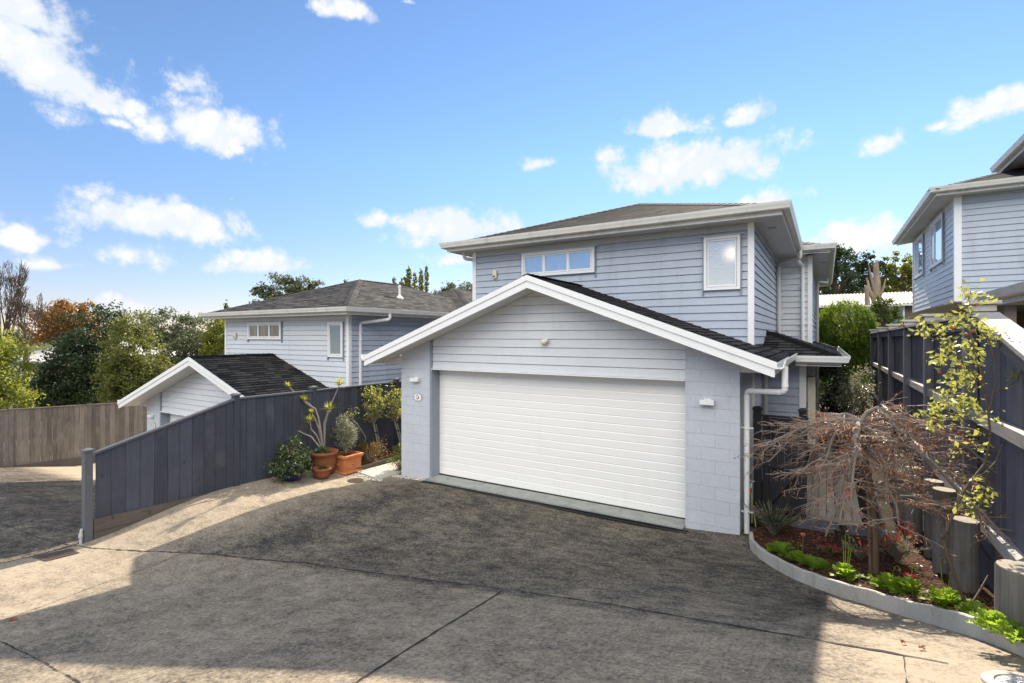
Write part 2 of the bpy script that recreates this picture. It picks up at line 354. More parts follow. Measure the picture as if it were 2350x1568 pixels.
def sstep(x, a, b):
    x = np.clip((x-a)/(b-a), 0, 1); return x*x*(3-2*x)
def break_line(X):           # the joint between the garage court and the shared drive
    return np.interp(X, [-9.2, -5.85, -2.48, 0, 2], [3.05, 3.87, 3.89, 3.72, 3.5])
def slab_line(Y): return np.interp(Y, [-5, 1.5, 3.6], [-2.0, -2.15, -2.6])
def sheet(name, xs, ys, fz, mat, tone, broom, label, cat):
    X, Y = np.meshgrid(xs, ys, indexing='ij'); Z = fz(X, Y); nx, ny = X.shape
    i = np.arange(nx*ny).reshape(nx, ny)
    f = np.stack([i[:-1, :-1], i[1:, :-1], i[1:, 1:], i[:-1, 1:]], -1).reshape(-1, 4)
    o = np_mesh(name, np.stack([X, Y, Z], -1).reshape(-1, 3), f, mat, None, True)
    for nm, fn in (('tone', tone), ('broom', broom)):
        a = o.data.attributes.new(nm, 'FLOAT', 'POINT'); a.data.foreach_set('value', fn(X, Y).astype(np.float32).ravel())
    return tag(o, label, cat, None, 'structure')
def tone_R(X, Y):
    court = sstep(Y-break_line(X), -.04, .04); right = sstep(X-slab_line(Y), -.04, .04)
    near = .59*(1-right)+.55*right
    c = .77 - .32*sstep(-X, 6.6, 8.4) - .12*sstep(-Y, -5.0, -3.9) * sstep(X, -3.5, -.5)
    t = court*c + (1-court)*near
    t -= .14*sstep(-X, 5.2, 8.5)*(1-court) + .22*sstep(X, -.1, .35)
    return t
def broom_R(X, Y): return (1-sstep(Y-break_line(X), -.25, -.02)*.999)*sstep(X-slab_line(Y), 0, .3)*sstep(Y, 1.5, 3.3)*(1-sstep(X, -.2, .2))*(1-sstep(Y-break_line(X), -.1, 0))
xs = np.r_[np.linspace(FX, 1.3, 150), np.linspace(1.5, 6, 12)]; ys = np.r_[np.linspace(-14, 0, 20), np.linspace(.1, 10.6, 160), np.linspace(10.9, 24, 20)]
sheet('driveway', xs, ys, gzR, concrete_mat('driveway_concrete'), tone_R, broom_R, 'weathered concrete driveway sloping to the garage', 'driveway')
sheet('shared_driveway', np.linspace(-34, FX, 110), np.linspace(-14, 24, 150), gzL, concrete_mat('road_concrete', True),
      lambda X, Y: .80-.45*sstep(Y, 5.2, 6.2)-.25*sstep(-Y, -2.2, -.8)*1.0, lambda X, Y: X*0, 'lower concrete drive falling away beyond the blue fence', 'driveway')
def tz(X, Y):
    z = -3.0 + 3.9*sstep(X, 1.7, 2.6) + (4.9-3.9*sstep(X, 1.7, 2.6))*sstep(Y, 22, 42)*sstep(X, -12, -2) - .8*sstep(-X, 20, 60)
    return z + 1.0*sstep(np.hypot(X, Y), 80, 400)
g = np.r_[-900, -400, -200, -120, np.linspace(-80, 80, 130), 120, 200, 400, 900]
sheet('terrain', g, g, tz, M['soil'], lambda X, Y: X*0, lambda X, Y: X*0, 'grassy ground around the houses', 'ground')
# joints, saw cuts and cracks in the concrete
def ribbon(name, px, w, mat, jag=.4, lift=.004, world=None):
    pts = [PG(x, y) for x, y in px] if world is None else world
    dense = []
    for a, b in zip(pts[:-1], pts[1:]):
        n = max(2, int((b-a).length/.05))
        dense += [a.lerp(b, k/n) for k in range(n)]
    dense.append(pts[-1]); vs = []; ph = random.random()*9
    for i, p in enumerate(dense):
        d = (dense[min(i+1, len(dense)-1)]-dense[max(i-1, 0)]); s = V((-d.y, d.x, 0)).normalized()
        ww = w*(1+jag*(random.random()-.5)*2)/2; j = s*(math.sin(i*.7+ph)+math.sin(i*1.9+ph*2))*w*.25*jag
        for q in (p+s*ww+j, p-s*ww+j): vs.append((q.x, q.y, gz(q.x, q.y)+lift))
    fs = [(2*i, 2*i+1, 2*i+3, 2*i+2) for i in range(len(dense)-1)]
    return tag(np_mesh(name, vs, fs, mat), kind='structure')
jm = paint('joint_dirt', (.022, .020, .018), .95, .4, 14)
jm2 = paint('saw_cut', (.045, .042, .038), .95, .4, 14)
ribbon('expansion_joint', [(199,1257),(315,1265),(493,1273),(700,1292),(862,1316),(1000,1334),(1128,1348),(1158,1355),(1183,1356),(1397,1387),(1628,1427),(1882,1471),(2073,1505),(2177,1523)], .022, jm, .8)
ribbon('expansion_joint', [(1150,1357),(1138,1367),(936,1491),(818,1568),(760,1608)], .018, jm, .5)
ribbon('expansion_joint', [(0,1201),(90,1235),(150,1250),(199,1257)], .014, jm, .7)
ribbon('saw_cut', [(966,1107),(512,1240),(440,1262)], .007, jm2, .3)
ribbon('saw_cut', [(440,1262),(220,1345),(0,1427)], .008, jm2, .3)
ribbon('saw_cut', [(1213,1160),(1158,1179),(940,1233),(705,1291)], .007, jm2, .3)
ribbon('saw_cut', [(1564,1219),(1380,1290),(1183,1354)], .007, jm2, .3)
ribbon('crack', [(0,1472),(49,1496),(95,1518),(138,1543),(185,1568),(230,1600)], .008, jm, 1.2)
ribbon('crack', [(2073,1505),(2078,1535),(2081,1568),(2083,1600)], .006, jm, 1.2)
ribbon('crack', [(833,1319),(805,1338),(770,1352)], .005, jm, 1.3)
ribbon('crack', [(0,1135),(120,1112),(199,1102)], .01, jm, .7)
# apron strip, channel drain
mb = MB(); mb.hexa([(-6.77,7.63,-.2),(-1.79,7.63,-.2),(-1.79,8.06,-.2),(-6.77,8.06,-.2),(-6.77,7.63,-.072),(-1.79,7.63,-.056),(-1.79,8.06,-.058),(-6.77,8.06,-.066)])
tag(mb.build('apron', M['slab']), 'pale concrete strip under the garage door', 'apron', None, 'structure')
t = thing('channel_drain', (-4.3,7.56,-.1), 'long black grated channel drain across the front of the garage', 'drain')
mb = MB(); mb2 = MB()
def dz(x): return gz(x, 7.56)
for y0 in (7.50, 7.605): mb.hexa([(-6.8,y0,dz(-6.8)-.03),(-1.7,y0,dz(-1.7)-.03),(-1.7,y0+.018,dz(-1.7)-.03),(-6.8,y0+.018,dz(-6.8)-.03),(-6.8,y0,dz(-6.8)+.012),(-1.7,y0,dz(-1.7)+.012),(-1.7,y0+.018,dz(-1.7)+.012),(-6.8,y0+.018,dz(-6.8)+.012)])
mb.build('frame', M['black'], t)
for i in range(160):
    x = -6.78+i*.0317; z = dz(x); mb2.hexa([(x,7.518,z-.02),(x+.012,7.518,z-.02),(x+.022,7.605,z-.02),(x+.01,7.605,z-.02),(x,7.518,z+.010),(x+.012,7.518,z+.010),(x+.022,7.605,z+.010),(x+.01,7.605,z+.010)])
mb2.build('grate', M['black'], t)
# round drain cover, sump grate, manhole
c = PG(814.6, 1103.7); z = gz(c.x, c.y)
t = thing('drain_cover', (c.x,c.y,z), 'round rusty drain cover set in the sunlit concrete near the pots', 'drain cover')
mb = MB(); mb.lathe((c.x,c.y,z-.03), [(.175,0),(.175,.036),(.168,.040),(.150,.040),(.150,.034),(.0,.034)], 40); mb.build('rim', M['iron'], t)
mb = MB()
for i in range(-5, 6):
    h = math.sqrt(max(0, .14**2-(i*.025)**2)); mb.box((c.x+i*.025-.007,c.y-h,z+.005),(c.x+i*.025+.007,c.y+h,z+.013))
mb.build('grate', M['iron'], t)
a, b = PG(74,1279.6), PG(162.6,1260); d_, e_ = PG(106,1289), PG(182,1270)
t = thing('sump_grate', tuple((a+e_)/2), 'rectangular rusty drain grate in front of the blue fence end post', 'drain grate')
mb = MB(); L4 = UP*.012
def q4(u, v): return (a.lerp(b, u)).lerp(d_.lerp(e_, u), v)
for (u0,v0,u1,v1) in ((0,0,1,.1),(0,.9,1,1),(0,.1,.05,.9),(.95,.1,1,.9)):
    pp = [q4(u0,v0),q4(u1,v0),q4(u1,v1),q4(u0,v1)]; mb.hexa([p-UP*.05 for p in pp]+[p+L4 for p in pp])
mb.build('frame', M['iron'], t); mb = MB()
for i in range(24):
    u = .06+i*.0372; pp = [q4(u,.1),q4(u+.016,.1),q4(u+.016,.9),q4(u,.9)]; mb.hexa([p-UP*.05 for p in pp]+[p+UP*.010 for p in pp])
mb.build('bars', M['iron'], t)
mb = MB(); pp = [q4(.05,.1),q4(.95,.1),q4(.95,.9),q4(.05,.9)]; mb.poly([p-UP*-.003 for p in pp]); mb.build('pit', M['black'], t)
c = PG(2350, 1577); z = gz(c.x, c.y)
t = thing('manhole_cover', (c.x,c.y,z), 'round manhole cover with pale ring at the foot of the garden bed', 'manhole cover')
sx = (gz(c.x+.1,c.y)-gz(c.x-.1,c.y))/.2; sy = (gz(c.x,c.y+.1)-gz(c.x,c.y-.1))/.2
def tilt(mb): mb.v = [(x, y, zz+(x-c.x)*sx+(y-c.y)*sy) for x, y, zz in mb.v]; return mb
mb = MB(); mb.lathe((c.x,c.y,z-.04), [(.155,0),(.155,.05),(.148,.056),(.108,.056),(.106,.045),(0,.045)], 44); tilt(mb).build('ring', M['concrete'], t)
mb = MB(); mb.lathe((c.x,c.y,z), [(.100,0),(.100,.010),(.0,.010)], 36)
for i in range(-3, 4):
    for j in range(-3, 4):
        if math.hypot(i, j) < 3.4: mb.obox((c.x+i*.026-.010,c.y+j*.026-.004,z+.010),(.018,.006,0),(-.004,.010,0),(0,0,.004))
tilt(mb).build('cover', M['grey'], t)
# ---------------------------------------------------------------- garden bed, kerb
KPX = [(1722,1262),(1745,1284),(1781,1307.5),(1825,1331),(1880,1353),(1930,1371),(1984,1386),(2062,1411),(2140,1434),(2213,1456.7),(2287,1482),(2345,1507)]
KP = [PG(*p) for p in KPX]
KP = [V((-.90,7.62,gz(-.9,7.62)))] + KP; d = (KP[-1]-KP[-2]).normalized(); KP.append(KP[-1]+d*.06)
def resample(pts, n):
    L = [0]
    for a, b in zip(pts[:-1], pts[1:]): L.append(L[-1]+(b-a).length)
    out = []
    for k in range(n):
        s = L[-1]*k/(n-1); i = max(j for j in range(len(L)) if L[j] <= s+1e-9); i = min(i, len(pts)-2)
        out.append(pts[i].lerp(pts[i+1], (s-L[i])/max(1e-9, L[i+1]-L[i])))
    return out
KR = resample(KP, 60); mb = MB(); vs = []; fs = []
for i, p in enumerate(KR):
    d = KR[min(i+1,59)]-KR[max(i-1,0)]; s = V((-d.y, d.x, 0)).normalized()
    if s.x < 0: s = -s
    g = gz(p.x,p.y); j = .004*math.sin(i*1.3)
    for o, zz in ((0,-.08),(0,.125+j),(.006,.131+j),(.042,.131+j),(.048,.125+j),(.048,-.08)): vs.append((p.x+s.x*o, p.y+s.y*o, g+zz))
for i in range(59):
    for k in range(6): fs.append((i*6+k, i*6+(k+1)%6, i*6+6+(k+1)%6, i*6+6+k))
fs += [tuple(range(6)), tuple(59*6+5-k for k in range(6))]
mb.mesh(vs, fs); tag(mb.build('kerb', M['concrete']), 'curved pale concrete kerb edging the garden bed', 'kerb', None, 'structure')
FP = resample([V((-.75,8.15,0)), V((1.22,8.15,0)), V((1.22,3.2,0))], 60); BED = []
def bedz(x, y): return gz(x, y)+.09+.03*math.sin(x*5.1+1)*math.sin(y*4.3)
vs = []
for k in range(60):
    for j in range(16):
        p = (KR[k]+V((.03,.03,0))).lerp(FP[k], j/15); e = min(1, j/2.5)
        vs.append((p.x, p.y, gz(p.x,p.y)+.07+(bedz(p.x,p.y)-gz(p.x,p.y)-.07)*e+.012*(random.random()-.5)))
fs = [(k*16+j, k*16+j+1, k*16+17+j, k*16+16+j) for k in range(59) for j in range(15)]
tag(np_mesh('garden_bed', vs, fs, M['mulch'], None, True), 'mulched garden bed between the kerb and the right fence', 'garden bed', None, 'structure')
mb = MB()
def bed_point(kmin=0, kmax=59, lo=.04, hi=.9):
    k = random.uniform(kmin, kmax); i = int(min(k, 58)); f = k-i
    p = KR[i].lerp(KR[i+1], f).lerp(FP[i].lerp(FP[i+1], f), random.uniform(lo, hi)); return V((p.x, p.y, bedz(p.x, p.y)))
for i in range(4200):
    p = bed_point(); a = random.random()*6.28; l = random.uniform(.012,.05); w = random.uniform(.004,.014)
    u = V((math.cos(a)*l, math.sin(a)*l, random.uniform(-.4,.5)*l)); s = V((-math.sin(a)*w, math.cos(a)*w, random.uniform(-.3,.3)*w))
    mb.obox(p-u/2+UP*random.uniform(-.003,.012), u, s, u.cross(s).normalized()*.003)
tag(mb.build('bark_chips', M['chip']), 'loose bark chips scattered over the garden bed', 'bark chips', None, 'stuff')
# deck path and pavers in the side passage
vs = [(x, y, max(float(gzR(x, y)), 0)+.012+.02*random.random()) for x in np.linspace(-1.03,1.24,14) for y in np.linspace(8.16,20,60)]
fs = [(i*60+j, i*60+60+j, i*60+61+j, i*60+1+j) for i in range(13) for j in range(59)]
tag(np_mesh('passage_ground', vs, fs, paint('shaded_soil', (.035, .029, .024), .95, .4, 9, .01, 40, 0, .04), None, True), 'soil and gravel beside the deck walkway, coloured dark for shade', 'ground', None, 'structure')  # ground sheet coloured dark for the shade along the fence
t = thing('deck_walkway', (.25,11,.05), 'grey timber deck walkway running between the house and right fence', 'walkway')
mb = MB()
for i in range(7):
    x = -.32+i*.109; mb.box((x,8.82,.075),(x+.102,16.5,.10))
mb.build('boards', M['deck'], t); mb = MB(); mb.box((-.32,8.79,.0),(.44,8.818,.098)); mb.build('edge_board', M['deck'], t)
i = 0
for (x0,x1,y0,y1) in ((-.35,.16,8.48,8.72),(.25,.72,8.52,8.76),(-.42,.10,8.16,8.42),(.22,.76,8.18,8.46)):
    mb = MB(); mb.box((x0,y0,.0),(x1,y1,.065))
    tag(mb.build('paver', M['darkpaver'], None, False, .008), ['dark paver nearest the gate against the deck edge','dark paver against the deck edge beside the right fence','dark paver in the front row behind the dark green shrub','dark paver in the front row behind the weeping maple'][i], 'paver', 'dark pavers before the deck'); i += 1
# pale path slab, border and mulch strip beside the garage
mb = MB(); z0 = gz(-8,8)
P4 = [(-8.42,7.38),(-7.72,7.30),(-7.64,8.3),(-8.30,8.55)]
mb.hexa([(x,y,gz(x,y)-.1) for x,y in P4]+[(x,y,gz(x,y)+.028) for x,y in P4]); tag(mb.build('path_slab', M['paver'], None, False, .006), 'pale concrete stepping slab at the corner of the garage', 'paver')
mb = MB(); mb.bar((-8.46,7.36,gz(-8.46,7.36)+.03),(-8.30,9.3,gz(-8.3,9.3)+.05),.035,.13); tag(mb.build('edging_board', M['sleeper']), 'low timber edging board along the path slab', 'edging')
vs = [(x, y, float(gzR(x, y))+.03+.03*math.sin(x*7)*math.sin(y*5)) for x in np.linspace(-9.15,-8.5,12) for y in np.linspace(7.6,12,20)]
fs = [(i*20+j, i*20+20+j, i*20+21+j, i*20+1+j) for i in range(11) for j in range(19)]
tag(np_mesh('mulch_strip', vs, fs, M['mulch'], None, True), 'mulched strip under the standard roses', 'garden bed', None, 'structure')
mb = MB()
for i in range(500):
    x, y = random.uniform(-9.1,-8.45), random.uniform(7.6,9.6); a = random.random()*6.28; l = random.uniform(.015,.04)
    mb.obox((x,y,gz(x,y)+.04),(math.cos(a)*l,math.sin(a)*l,.01),(-math.sin(a)*.012,math.cos(a)*.012,.003),(0,0,.004))
tag(mb.build('bark_chips', M['chip']), 'bark chips scattered under the standard roses', 'bark chips', None, 'stuff')
mb = MB()
for i in range(420):
    if i < 260: x, y = random.uniform(-7.7,-6.75), random.uniform(7.62,7.79)
    else: x, y = random.uniform(-8.4,-7.6), random.uniform(7.2,7.34)
    r = random.uniform(.006,.014); mb.lathe((x,y,gz(x,y)-.002),[(r*.6,0),(r,r*.6),(r*.7,r*1.2),(r*.2,r*1.4)],5,1,.8,random.random()*6)
tag(mb.build('pebbles', M['pebble']), 'white pebbles along the foot of the left garage pillar', 'pebbles', None, 'stuff')
# ---------------------------------------------------------------- houses
GUT = [(0,0),(.075,-.005),(.10,.012),(.108,.045),(.122,.085),(.128,.118),(.112,.118),(.106,.085),(.092,.05),(.085,.02),(.0,.016)]
def unit(v): return V(v).normalized()
def hip(mb, x0, x1, y0, y1, z, s, pitch=.142):
    k = 1/math.sqrt(1+s*s); W, L = x1-x0, y1-y0; h = min(W, L)/2; sl = h/k
    cs, sn = k, s*k
    mb.lapped([(0,0),(W,0),(W-h,sl),(h,sl)] if W > L else [(0,0),(W,0),(W/2,sl)], (x0,y0,z), (1,0,0), (0,cs,sn), (0,-sn,cs), pitch, .008)
    mb.lapped([(0,0),(L,0),(L-h,sl),(h,sl)] if L > W else [(0,0),(L,0),(L/2,sl)], (x1,y0,z), (0,1,0), (-cs,0,sn), (sn,0,cs), pitch, .008)
    mb.lapped([(0,0),(W,0),(W-h,sl),(h,sl)] if W > L else [(0,0),(W,0),(W/2,sl)], (x1,y1,z), (-1,0,0), (0,-cs,sn), (0,sn,cs), pitch, .008)
    mb.lapped([(0,0),(L,0),(L-h,sl),(h,sl)] if L > W else [(0,0),(L,0),(L/2,sl)], (x0,y1,z), (0,-1,0), (cs,0,sn), (-sn,0,cs), pitch, .008)
def caps(mb, p, q, w=.13):
    p, q = V(p), V(q); L = (q-p).length; d = (q-p)/L; n = int(L/.16); s = d.cross(UP).normalized()
    for i in range(n):
        a = p+d*(L*i/n); b = p+d*(L*(i+1.25)/n); l0 = UP*.016; l1 = UP*.006
        mb.mesh([a-s*w-UP*.03+l0, a+l0+UP*.012, a+s*w-UP*.03+l0, b-s*w-UP*.03+l1, b+l1+UP*.012, b+s*w-UP*.03+l1], [(0,1,4,3),(1,2,5,4),(0,2,1),(3,4,5),(0,3,5,2)])
def eaves(root, off, x0, x1, y0, y1, z, sides='frlb', sw=.5, fz=-.135, tag_=True):
    g, f, s = MB(off), MB(off), MB(off)
    E = dict(f=((x0,y0),(x1,y0),(0,-1)), r=((x1,y0),(x1,y1),(1,0)), b=((x1,y1),(x0,y1),(0,1)), l=((x0,y1),(x0,y0),(-1,0)))
    for k in sides:
        (ax,ay),(bx,by),(ox,oy) = E[k]; a, b, o = (ax,ay,z), (bx,by,z), (ox,oy,0)
        g.extrude([(q+.002, w-.085) for q, w in GUT], a, b, o, 1, 1)
        f.extrude([(-.022,-.15),(0,-.15),(0,.0),(-.022,.0)], a, b, o, 1, 1)
        s.extrude([(-sw-.03,fz),(-.023,fz),(-.023,fz+.012),(-sw-.03,fz+.012)], a, b, o, 1, 1)
    g.build('gutter', M['gutter'], root); f.build('fascia', M['gutter'], root); s.build('soffit', M['soffit'], root)
def window(root, off, o, u, n, w, h, panes, glassm, frame=.055, name='window', sash=True):
    """o = lower left corner on the wall, u along the wall, n outwards"""
    o, u, n = V(o), V(u), V(n); f = MB(off); d = .045
    def bx(u0, z0, u1, z1, n0, n1): f.obox(o+u*u0+UP*z0+n*n0, u*(u1-u0), UP*(z1-z0), n*(n1-n0))
    bx(0,0,w,frame,.0,d); bx(0,h-frame,w,h,.0,d); bx(0,frame,frame,h-frame,.0,d); bx(w-frame,frame,w,h-frame,.0,d)
    edges = [frame] ; tot = sum(panes); inner = w-2*frame; x = frame; cells = []
    for i, p in enumerate(panes):
        x1 = x+inner*p/tot; cells.append((x, x1)); x = x1
        if i < len(panes)-1: bx(x-.018, frame, x+.018, h-frame, .002, d-.004)
    for a, b in cells:
        if sash:
            for q in ((a+.008,frame+.006,b-.008,frame+.034),(a+.008,h-frame-.034,b-.008,h-frame-.006),(a+.008,frame+.034,a+.034,h-frame-.034),(b-.034,frame+.034,b-.008,h-frame-.034)): bx(*q,.004,d-.010)
    wobj = f.build(name, M['white'], root)
    for a, b in cells:
        g = MB(off); r = .03 if sash else 0
        g.obox(o+u*(a+r)+UP*(frame+r)+n*.012, u*(b-a-2*r), UP*(h-2*frame-2*r), n*.006); g.build('pane', glassm, wobj)
    g = MB(off); g.obox(o-u*.06+UP*(h+.004), u*(w+.12), UP*.012, n*.07)
    g.build('head_flashing', M['gutter'], wobj)
    for x in (-.022, w+.004):
        g = MB(off); g.obox(o+u*x-UP*.09, u*.016, UP*(h+.09), n*.034); g.build('side_flashing', M['jamb'], wobj)
    return wobj
def downpipe(root, off, pts, r=.04, mat='pipe', brackets=()):
    P = []
    pts = [V(p) for p in pts]
    for i, p in enumerate(pts):
        if 0 < i < len(pts)-1:
            a, b = (pts[i-1]-p), (pts[i+1]-p); k = min(.07, a.length*.45, b.length*.45); a.normalize(); b.normalize()
            for s in (0, .25, .5, .75, 1): P.append((p+a*k)*(1-s)**2 + p*2*s*(1-s) + (p+b*k)*s*s)
        else: P.append(p)
    m = MB(off); m.tube(P, r, 14)
    for i in range(1, len(pts)-1):
        for q, e in ((pts[i-1], pts[i]), (pts[i+1], pts[i])):
            d = (q-e); 
            if d.length > .25: d.normalize(); m.tube([e+d*.07, e+d*.115], r*1.1, 14)
    o = m.build('downpipe', M[mat], root); o.data.shade_smooth() if False else None
    for p in brackets:
        b = MB(off); p = V(p); b.lathe(p-UP*.014, [(r*1.18,0),(r*1.18,.028)], 14); b.box(p+V((-.085,-.006,-.008)), p+V((.085,.02,.008))); b.build('bracket', M['pipe'], o)
    return o
def oval_plaque(off, c, label):
    c = V(c); t = thing('house_number_plaque', tuple(c+V(off)), label, 'number plaque')
    def disc(y0, y1, rx, rz, name, mat, ring=None):
        m = MB(off); N = 40
        if ring is None:
            m.prism_xz([(c.x+rx*math.cos(a), c.z+rz*math.sin(a)) for a in [2*math.pi*i/N for i in range(N)]][::-1], c.y-y1, c.y-y0)
        else:
            for i in range(N):
                a, b = 2*math.pi*i/N, 2*math.pi*(i+1)/N
                m.obox((c.x+rx*math.cos(a),c.y-y1,c.z+rz*math.sin(a)), (rx*(math.cos(b)-math.cos(a)),0,rz*(math.sin(b)-math.sin(a))), (0,y1-y0,0), (-ring*math.cos(a),0,-ring*math.sin(a)))
        return m.build(name, M[mat], t)
    disc(0,.008,.120,.088,'plate','enamel'); disc(.008,.0105,.109,.077,'border_line','ink',.004); disc(.0,.0095,.122,.090,'rim','ink',.003)
    for s in (-1, 1):
        m = MB(off); m.prism_xz([(c.x+s*.094+.006*math.cos(a), c.z+.006*math.sin(a)) for a in [6.283*i/10 for i in range(10)]][::-1], c.y-.012, c.y-.008); m.build('screw', M['ink'], t)
    def stroke(pts, r, mat, nm):
        m = MB(off); m.tube([(c.x+x, c.y-.0095, c.z+z) for x, z in pts], r, 6); m.v = [(x, min(y, c.y+off[1]-.0085) if False else y, z) for x, y, z in m.v]; m.build(nm, M[mat], t)
    arc = lambda cx, cz, rx, rz, a0, a1, n=18: [(cx+rx*math.cos(math.radians(a0+(a1-a0)*i/n)), cz+rz*math.sin(math.radians(a0+(a1-a0)*i/n))) for i in range(n+1)]
    stroke(arc(-.022,.003,.020,.038,60,330), .0062, 'gold', 'numeral')
    stroke(arc(.0,.004,.016,.042,100,-75), .0045, 'brown', 'numeral')
    stroke(arc(.020,-.012,.012,.018,0,360), .0045, 'brown', 'letter'); stroke([(.008,.0),(.014,-.004),(.02,.006)], .004, 'brown', 'letter')
    stroke(arc(-.002,.050,.016,.010,20,160), .0022, 'ink', 'scroll'); stroke(arc(-.002,-.050,.016,.010,200,340), .0022, 'ink', 'scroll')
    return t
def wall_lamp(off, c, label):
    c = V(c); t = thing('wall_lamp', tuple(c+V(off)), label, 'wall lamp', 'white wall lamps by the garage doors')
    m = MB(off); m.box(c+V((-.05,-.02,-.04)), c+V((.05,0,.05))); m.build('back_plate', M['white'], t, False, .004)
    m = MB(off); m.obox(c+V((-.1,-.10,-.035)), (.2,0,0), (0,.082,0), (0,0,.072)); m.build('shade', M['white'], t, False, .006)
    m = MB(off); m.box(c+V((-.085,-.088,-.039)), c+V((.085,-.03,-.036))); m.build('diffuser', M['enamel'], t)
def sensor(off, c, label):
    c = V(c); t = thing('motion_sensor', tuple(c+V(off)), label, 'motion sensor')
    m = MB(off); m.box(c+V((-.052,-.055,-.04)), c+V((.052,0,.115))); m.build('housing', M['cream'], t, False, .02)
    m = MB(off); m.lathe(c+V((0,-.03,-.088)), [(.018,0),(.046,.022),(.05,.06)], 16); m.build('lower_housing', M['cream'], t, True)
    m = MB(off); m.lathe(c+V((0,-.052,-.06)), [(.012,0),(.030,.014),(.033,.034),(.014,.05)], 14); m.build('lens', M['black'], t, True)
def house(name, label, off, goff, G, kind):
    o = V(off); main = kind == 'main'
    root = thing(name, tuple(V((-4.3,9.3,0))+o), label, 'house')
    ux0, ux1, uy, so = -6.78, -1.04, 9.3, 4.66
    # upper storey
    up = 'front_wall'
    def wall(nm, poly, og, u, n, pitch=.137, mat='board', ph=0.0, off_=off):
        m = MB(off_); m.lapped(poly, og, u, (0,0,1), n, pitch, .019, ph, .002, .010); return m.build(nm, M[mat], root)
    bm = 'board' if main else 'board_lit'
    L = ux1-ux0
    wall('upper_front_wall', [(0,2.1),(L,2.1),(L,so),(0,so)], (ux0,uy,0), (1,0,0), (0,-1,0), mat=bm, ph=.02)
    wall('upper_side_wall', [(0,1.2),(4.5,1.2),(4.5,so),(0,so)], (ux1,uy,0), (0,1,0), (1,0,0), ph=.02)
    wall('upper_side_wall', [(0,1.2),(8.2,1.2),(8.2,so),(0,so)], (ux0,17.5,0), (0,-1,0), (-1,0,0), ph=.02)
    wall('wing_front_wall', [(0,1.2),(.74,1.2),(.74,so),(0,so)], (-1.04,13.8,0), (1,0,0), (0,-1,0), ph=.02, mat='board_lit')
    wall('wing_side_wall', [(0,-.2),(8.3,-.2),(8.3,so),(0,so)], (-.3,13.8,0), (0,1,0), (1,0,0), ph=.02)
    m = MB(off); m.box((-6.7,22.0,-1.5),(-.32,22.1,so)); m.box((-6.9,17.4,-1.5),(-6.6,22.1,so)); m.build('rear_wall', M['board'], root)
    for x, y in ((ux0-.02,uy-.03),(ux1-.075,uy-.032),(-.37,13.768)):
        m = MB(off); m.box((x,y,1.6),(x+.095,y+.095,so-.001)); m.build('corner_board', M['white'], root)
    xr0, xr1, yr0, yr1 = -7.18, -.575, 8.835, 17.4
    m = MB(off); hip(m, xr0-.03, xr1+.03, yr0-.03, yr1, 4.78, .36)
    rm = M['roof_lit']; m.build('upper_roof', rm, root)
    m = MB(off); h = (xr1-xr0+.06)/2; cx = (xr0+xr1)/2; zt = 4.78+.36*h
    for a, b in (((xr0-.03,yr0-.03,4.78),(cx,yr0-.03+h,zt)),((xr1+.03,yr0-.03,4.78),(cx,yr0-.03+h,zt)),((cx,yr0-.03+h,zt),(cx,yr1-h,zt))): caps(m, a, b)
    m.build('ridge_cap', M['cap'], root)
    eaves(root, off, xr0, xr1, yr0, yr1, 4.79, 'frl')
    m = MB(off); hip(m, -6.8, .10, 13.33, 22.6, 4.78, .36); m.build('wing_roof', rm, root)
    m = MB(off); h = 3.45; caps(m, (.10,13.33,4.78), (.10-h,13.33+h,4.78+.36*h)); caps(m, (-6.8,13.33,4.78), (-6.8+h,13.33+h,4.78+.36*h)); caps(m, (-3.35,16.78,6.02),(-3.35,19.1,6.02)); m.build('ridge_cap', M['cap'], root)
    g, f, s = MB(off), MB(off), MB(off)
    for a, b, out, m0, m1 in (((-.60,13.36,4.79),(.07,13.36,4.79),(0,-1,0),0,1),((.07,13.36,4.79),(.07,22.6,4.79),(1,0,0),1,0)):
        g.extrude([(q+.002,w-.085) for q, w in GUT], a, b, out, m0, m1); f.extrude([(-.022,-.15),(0,-.15),(0,0),(-.022,0)], a, b, out, m0, m1)
        s.extrude([(-.47,-.135),(-.023,-.135),(-.023,-.123),(-.47,-.123)], a, b, out, 0, m1)
    g.build('gutter', M['gutter'], root); f.build('fascia', M['gutter'], root); s.build('soffit', M['soffit'], root)
    for x, y in ((-.80,9.9),(-.05,15.2)):
        m = MB(off); m.box((x-.07,y-.05,4.640),(x+.07,y+.05,4.652)); m.box((x-.055,y-.035,4.634),(x+.055,y+.035,4.641)); m.build('soffit_light', M['grey'], root, False, .004)
    # windows
    w1 = window(root, off, (-5.49,uy-.021,4.01), (1,0,0), (0,-1,0), 1.65, .50, [1,1.15,1.08], M['glass'] if main else M['glass2'])
    w2 = window(root, off, (-1.81,uy-.021,3.555), (1,0,0), (0,-1,0), .585, .92, [1], M['frost'] if main else M['frost_teal'], .05)
    # downpipes
    if main:
        downpipe(root, off, [(-.50,13.15,4.70),(-.50,13.15,4.52),(-.965,13.66,4.50),(-.965,13.70,2.66),(-.80,13.62,2.60)], .042, 'pipe_cream', [(-.965,13.70,4.1),(-.965,13.70,3.3)])
        downpipe(root, off, [(-.55,13.30,4.66),(-.55,13.30,4.48),(-.47,13.73,4.42),(-.47,13.73,2.62)], .038, 'pipe', [(-.47,13.73,3.95),(-.47,13.73,3.05)])
        downpipe(root, off, [(.02,19.4,4.66),(.02,19.4,4.5),(-.23,18.3,4.45),(-.23,18.3,.2)], .042, 'pipe_cream')
        downpipe(root, off, [(-6.98,9.2,4.68),(-6.98,9.2,4.52),(-6.82,9.34,4.5),(-6.84,9.5,4.4)], .04, 'pipe')
    else:
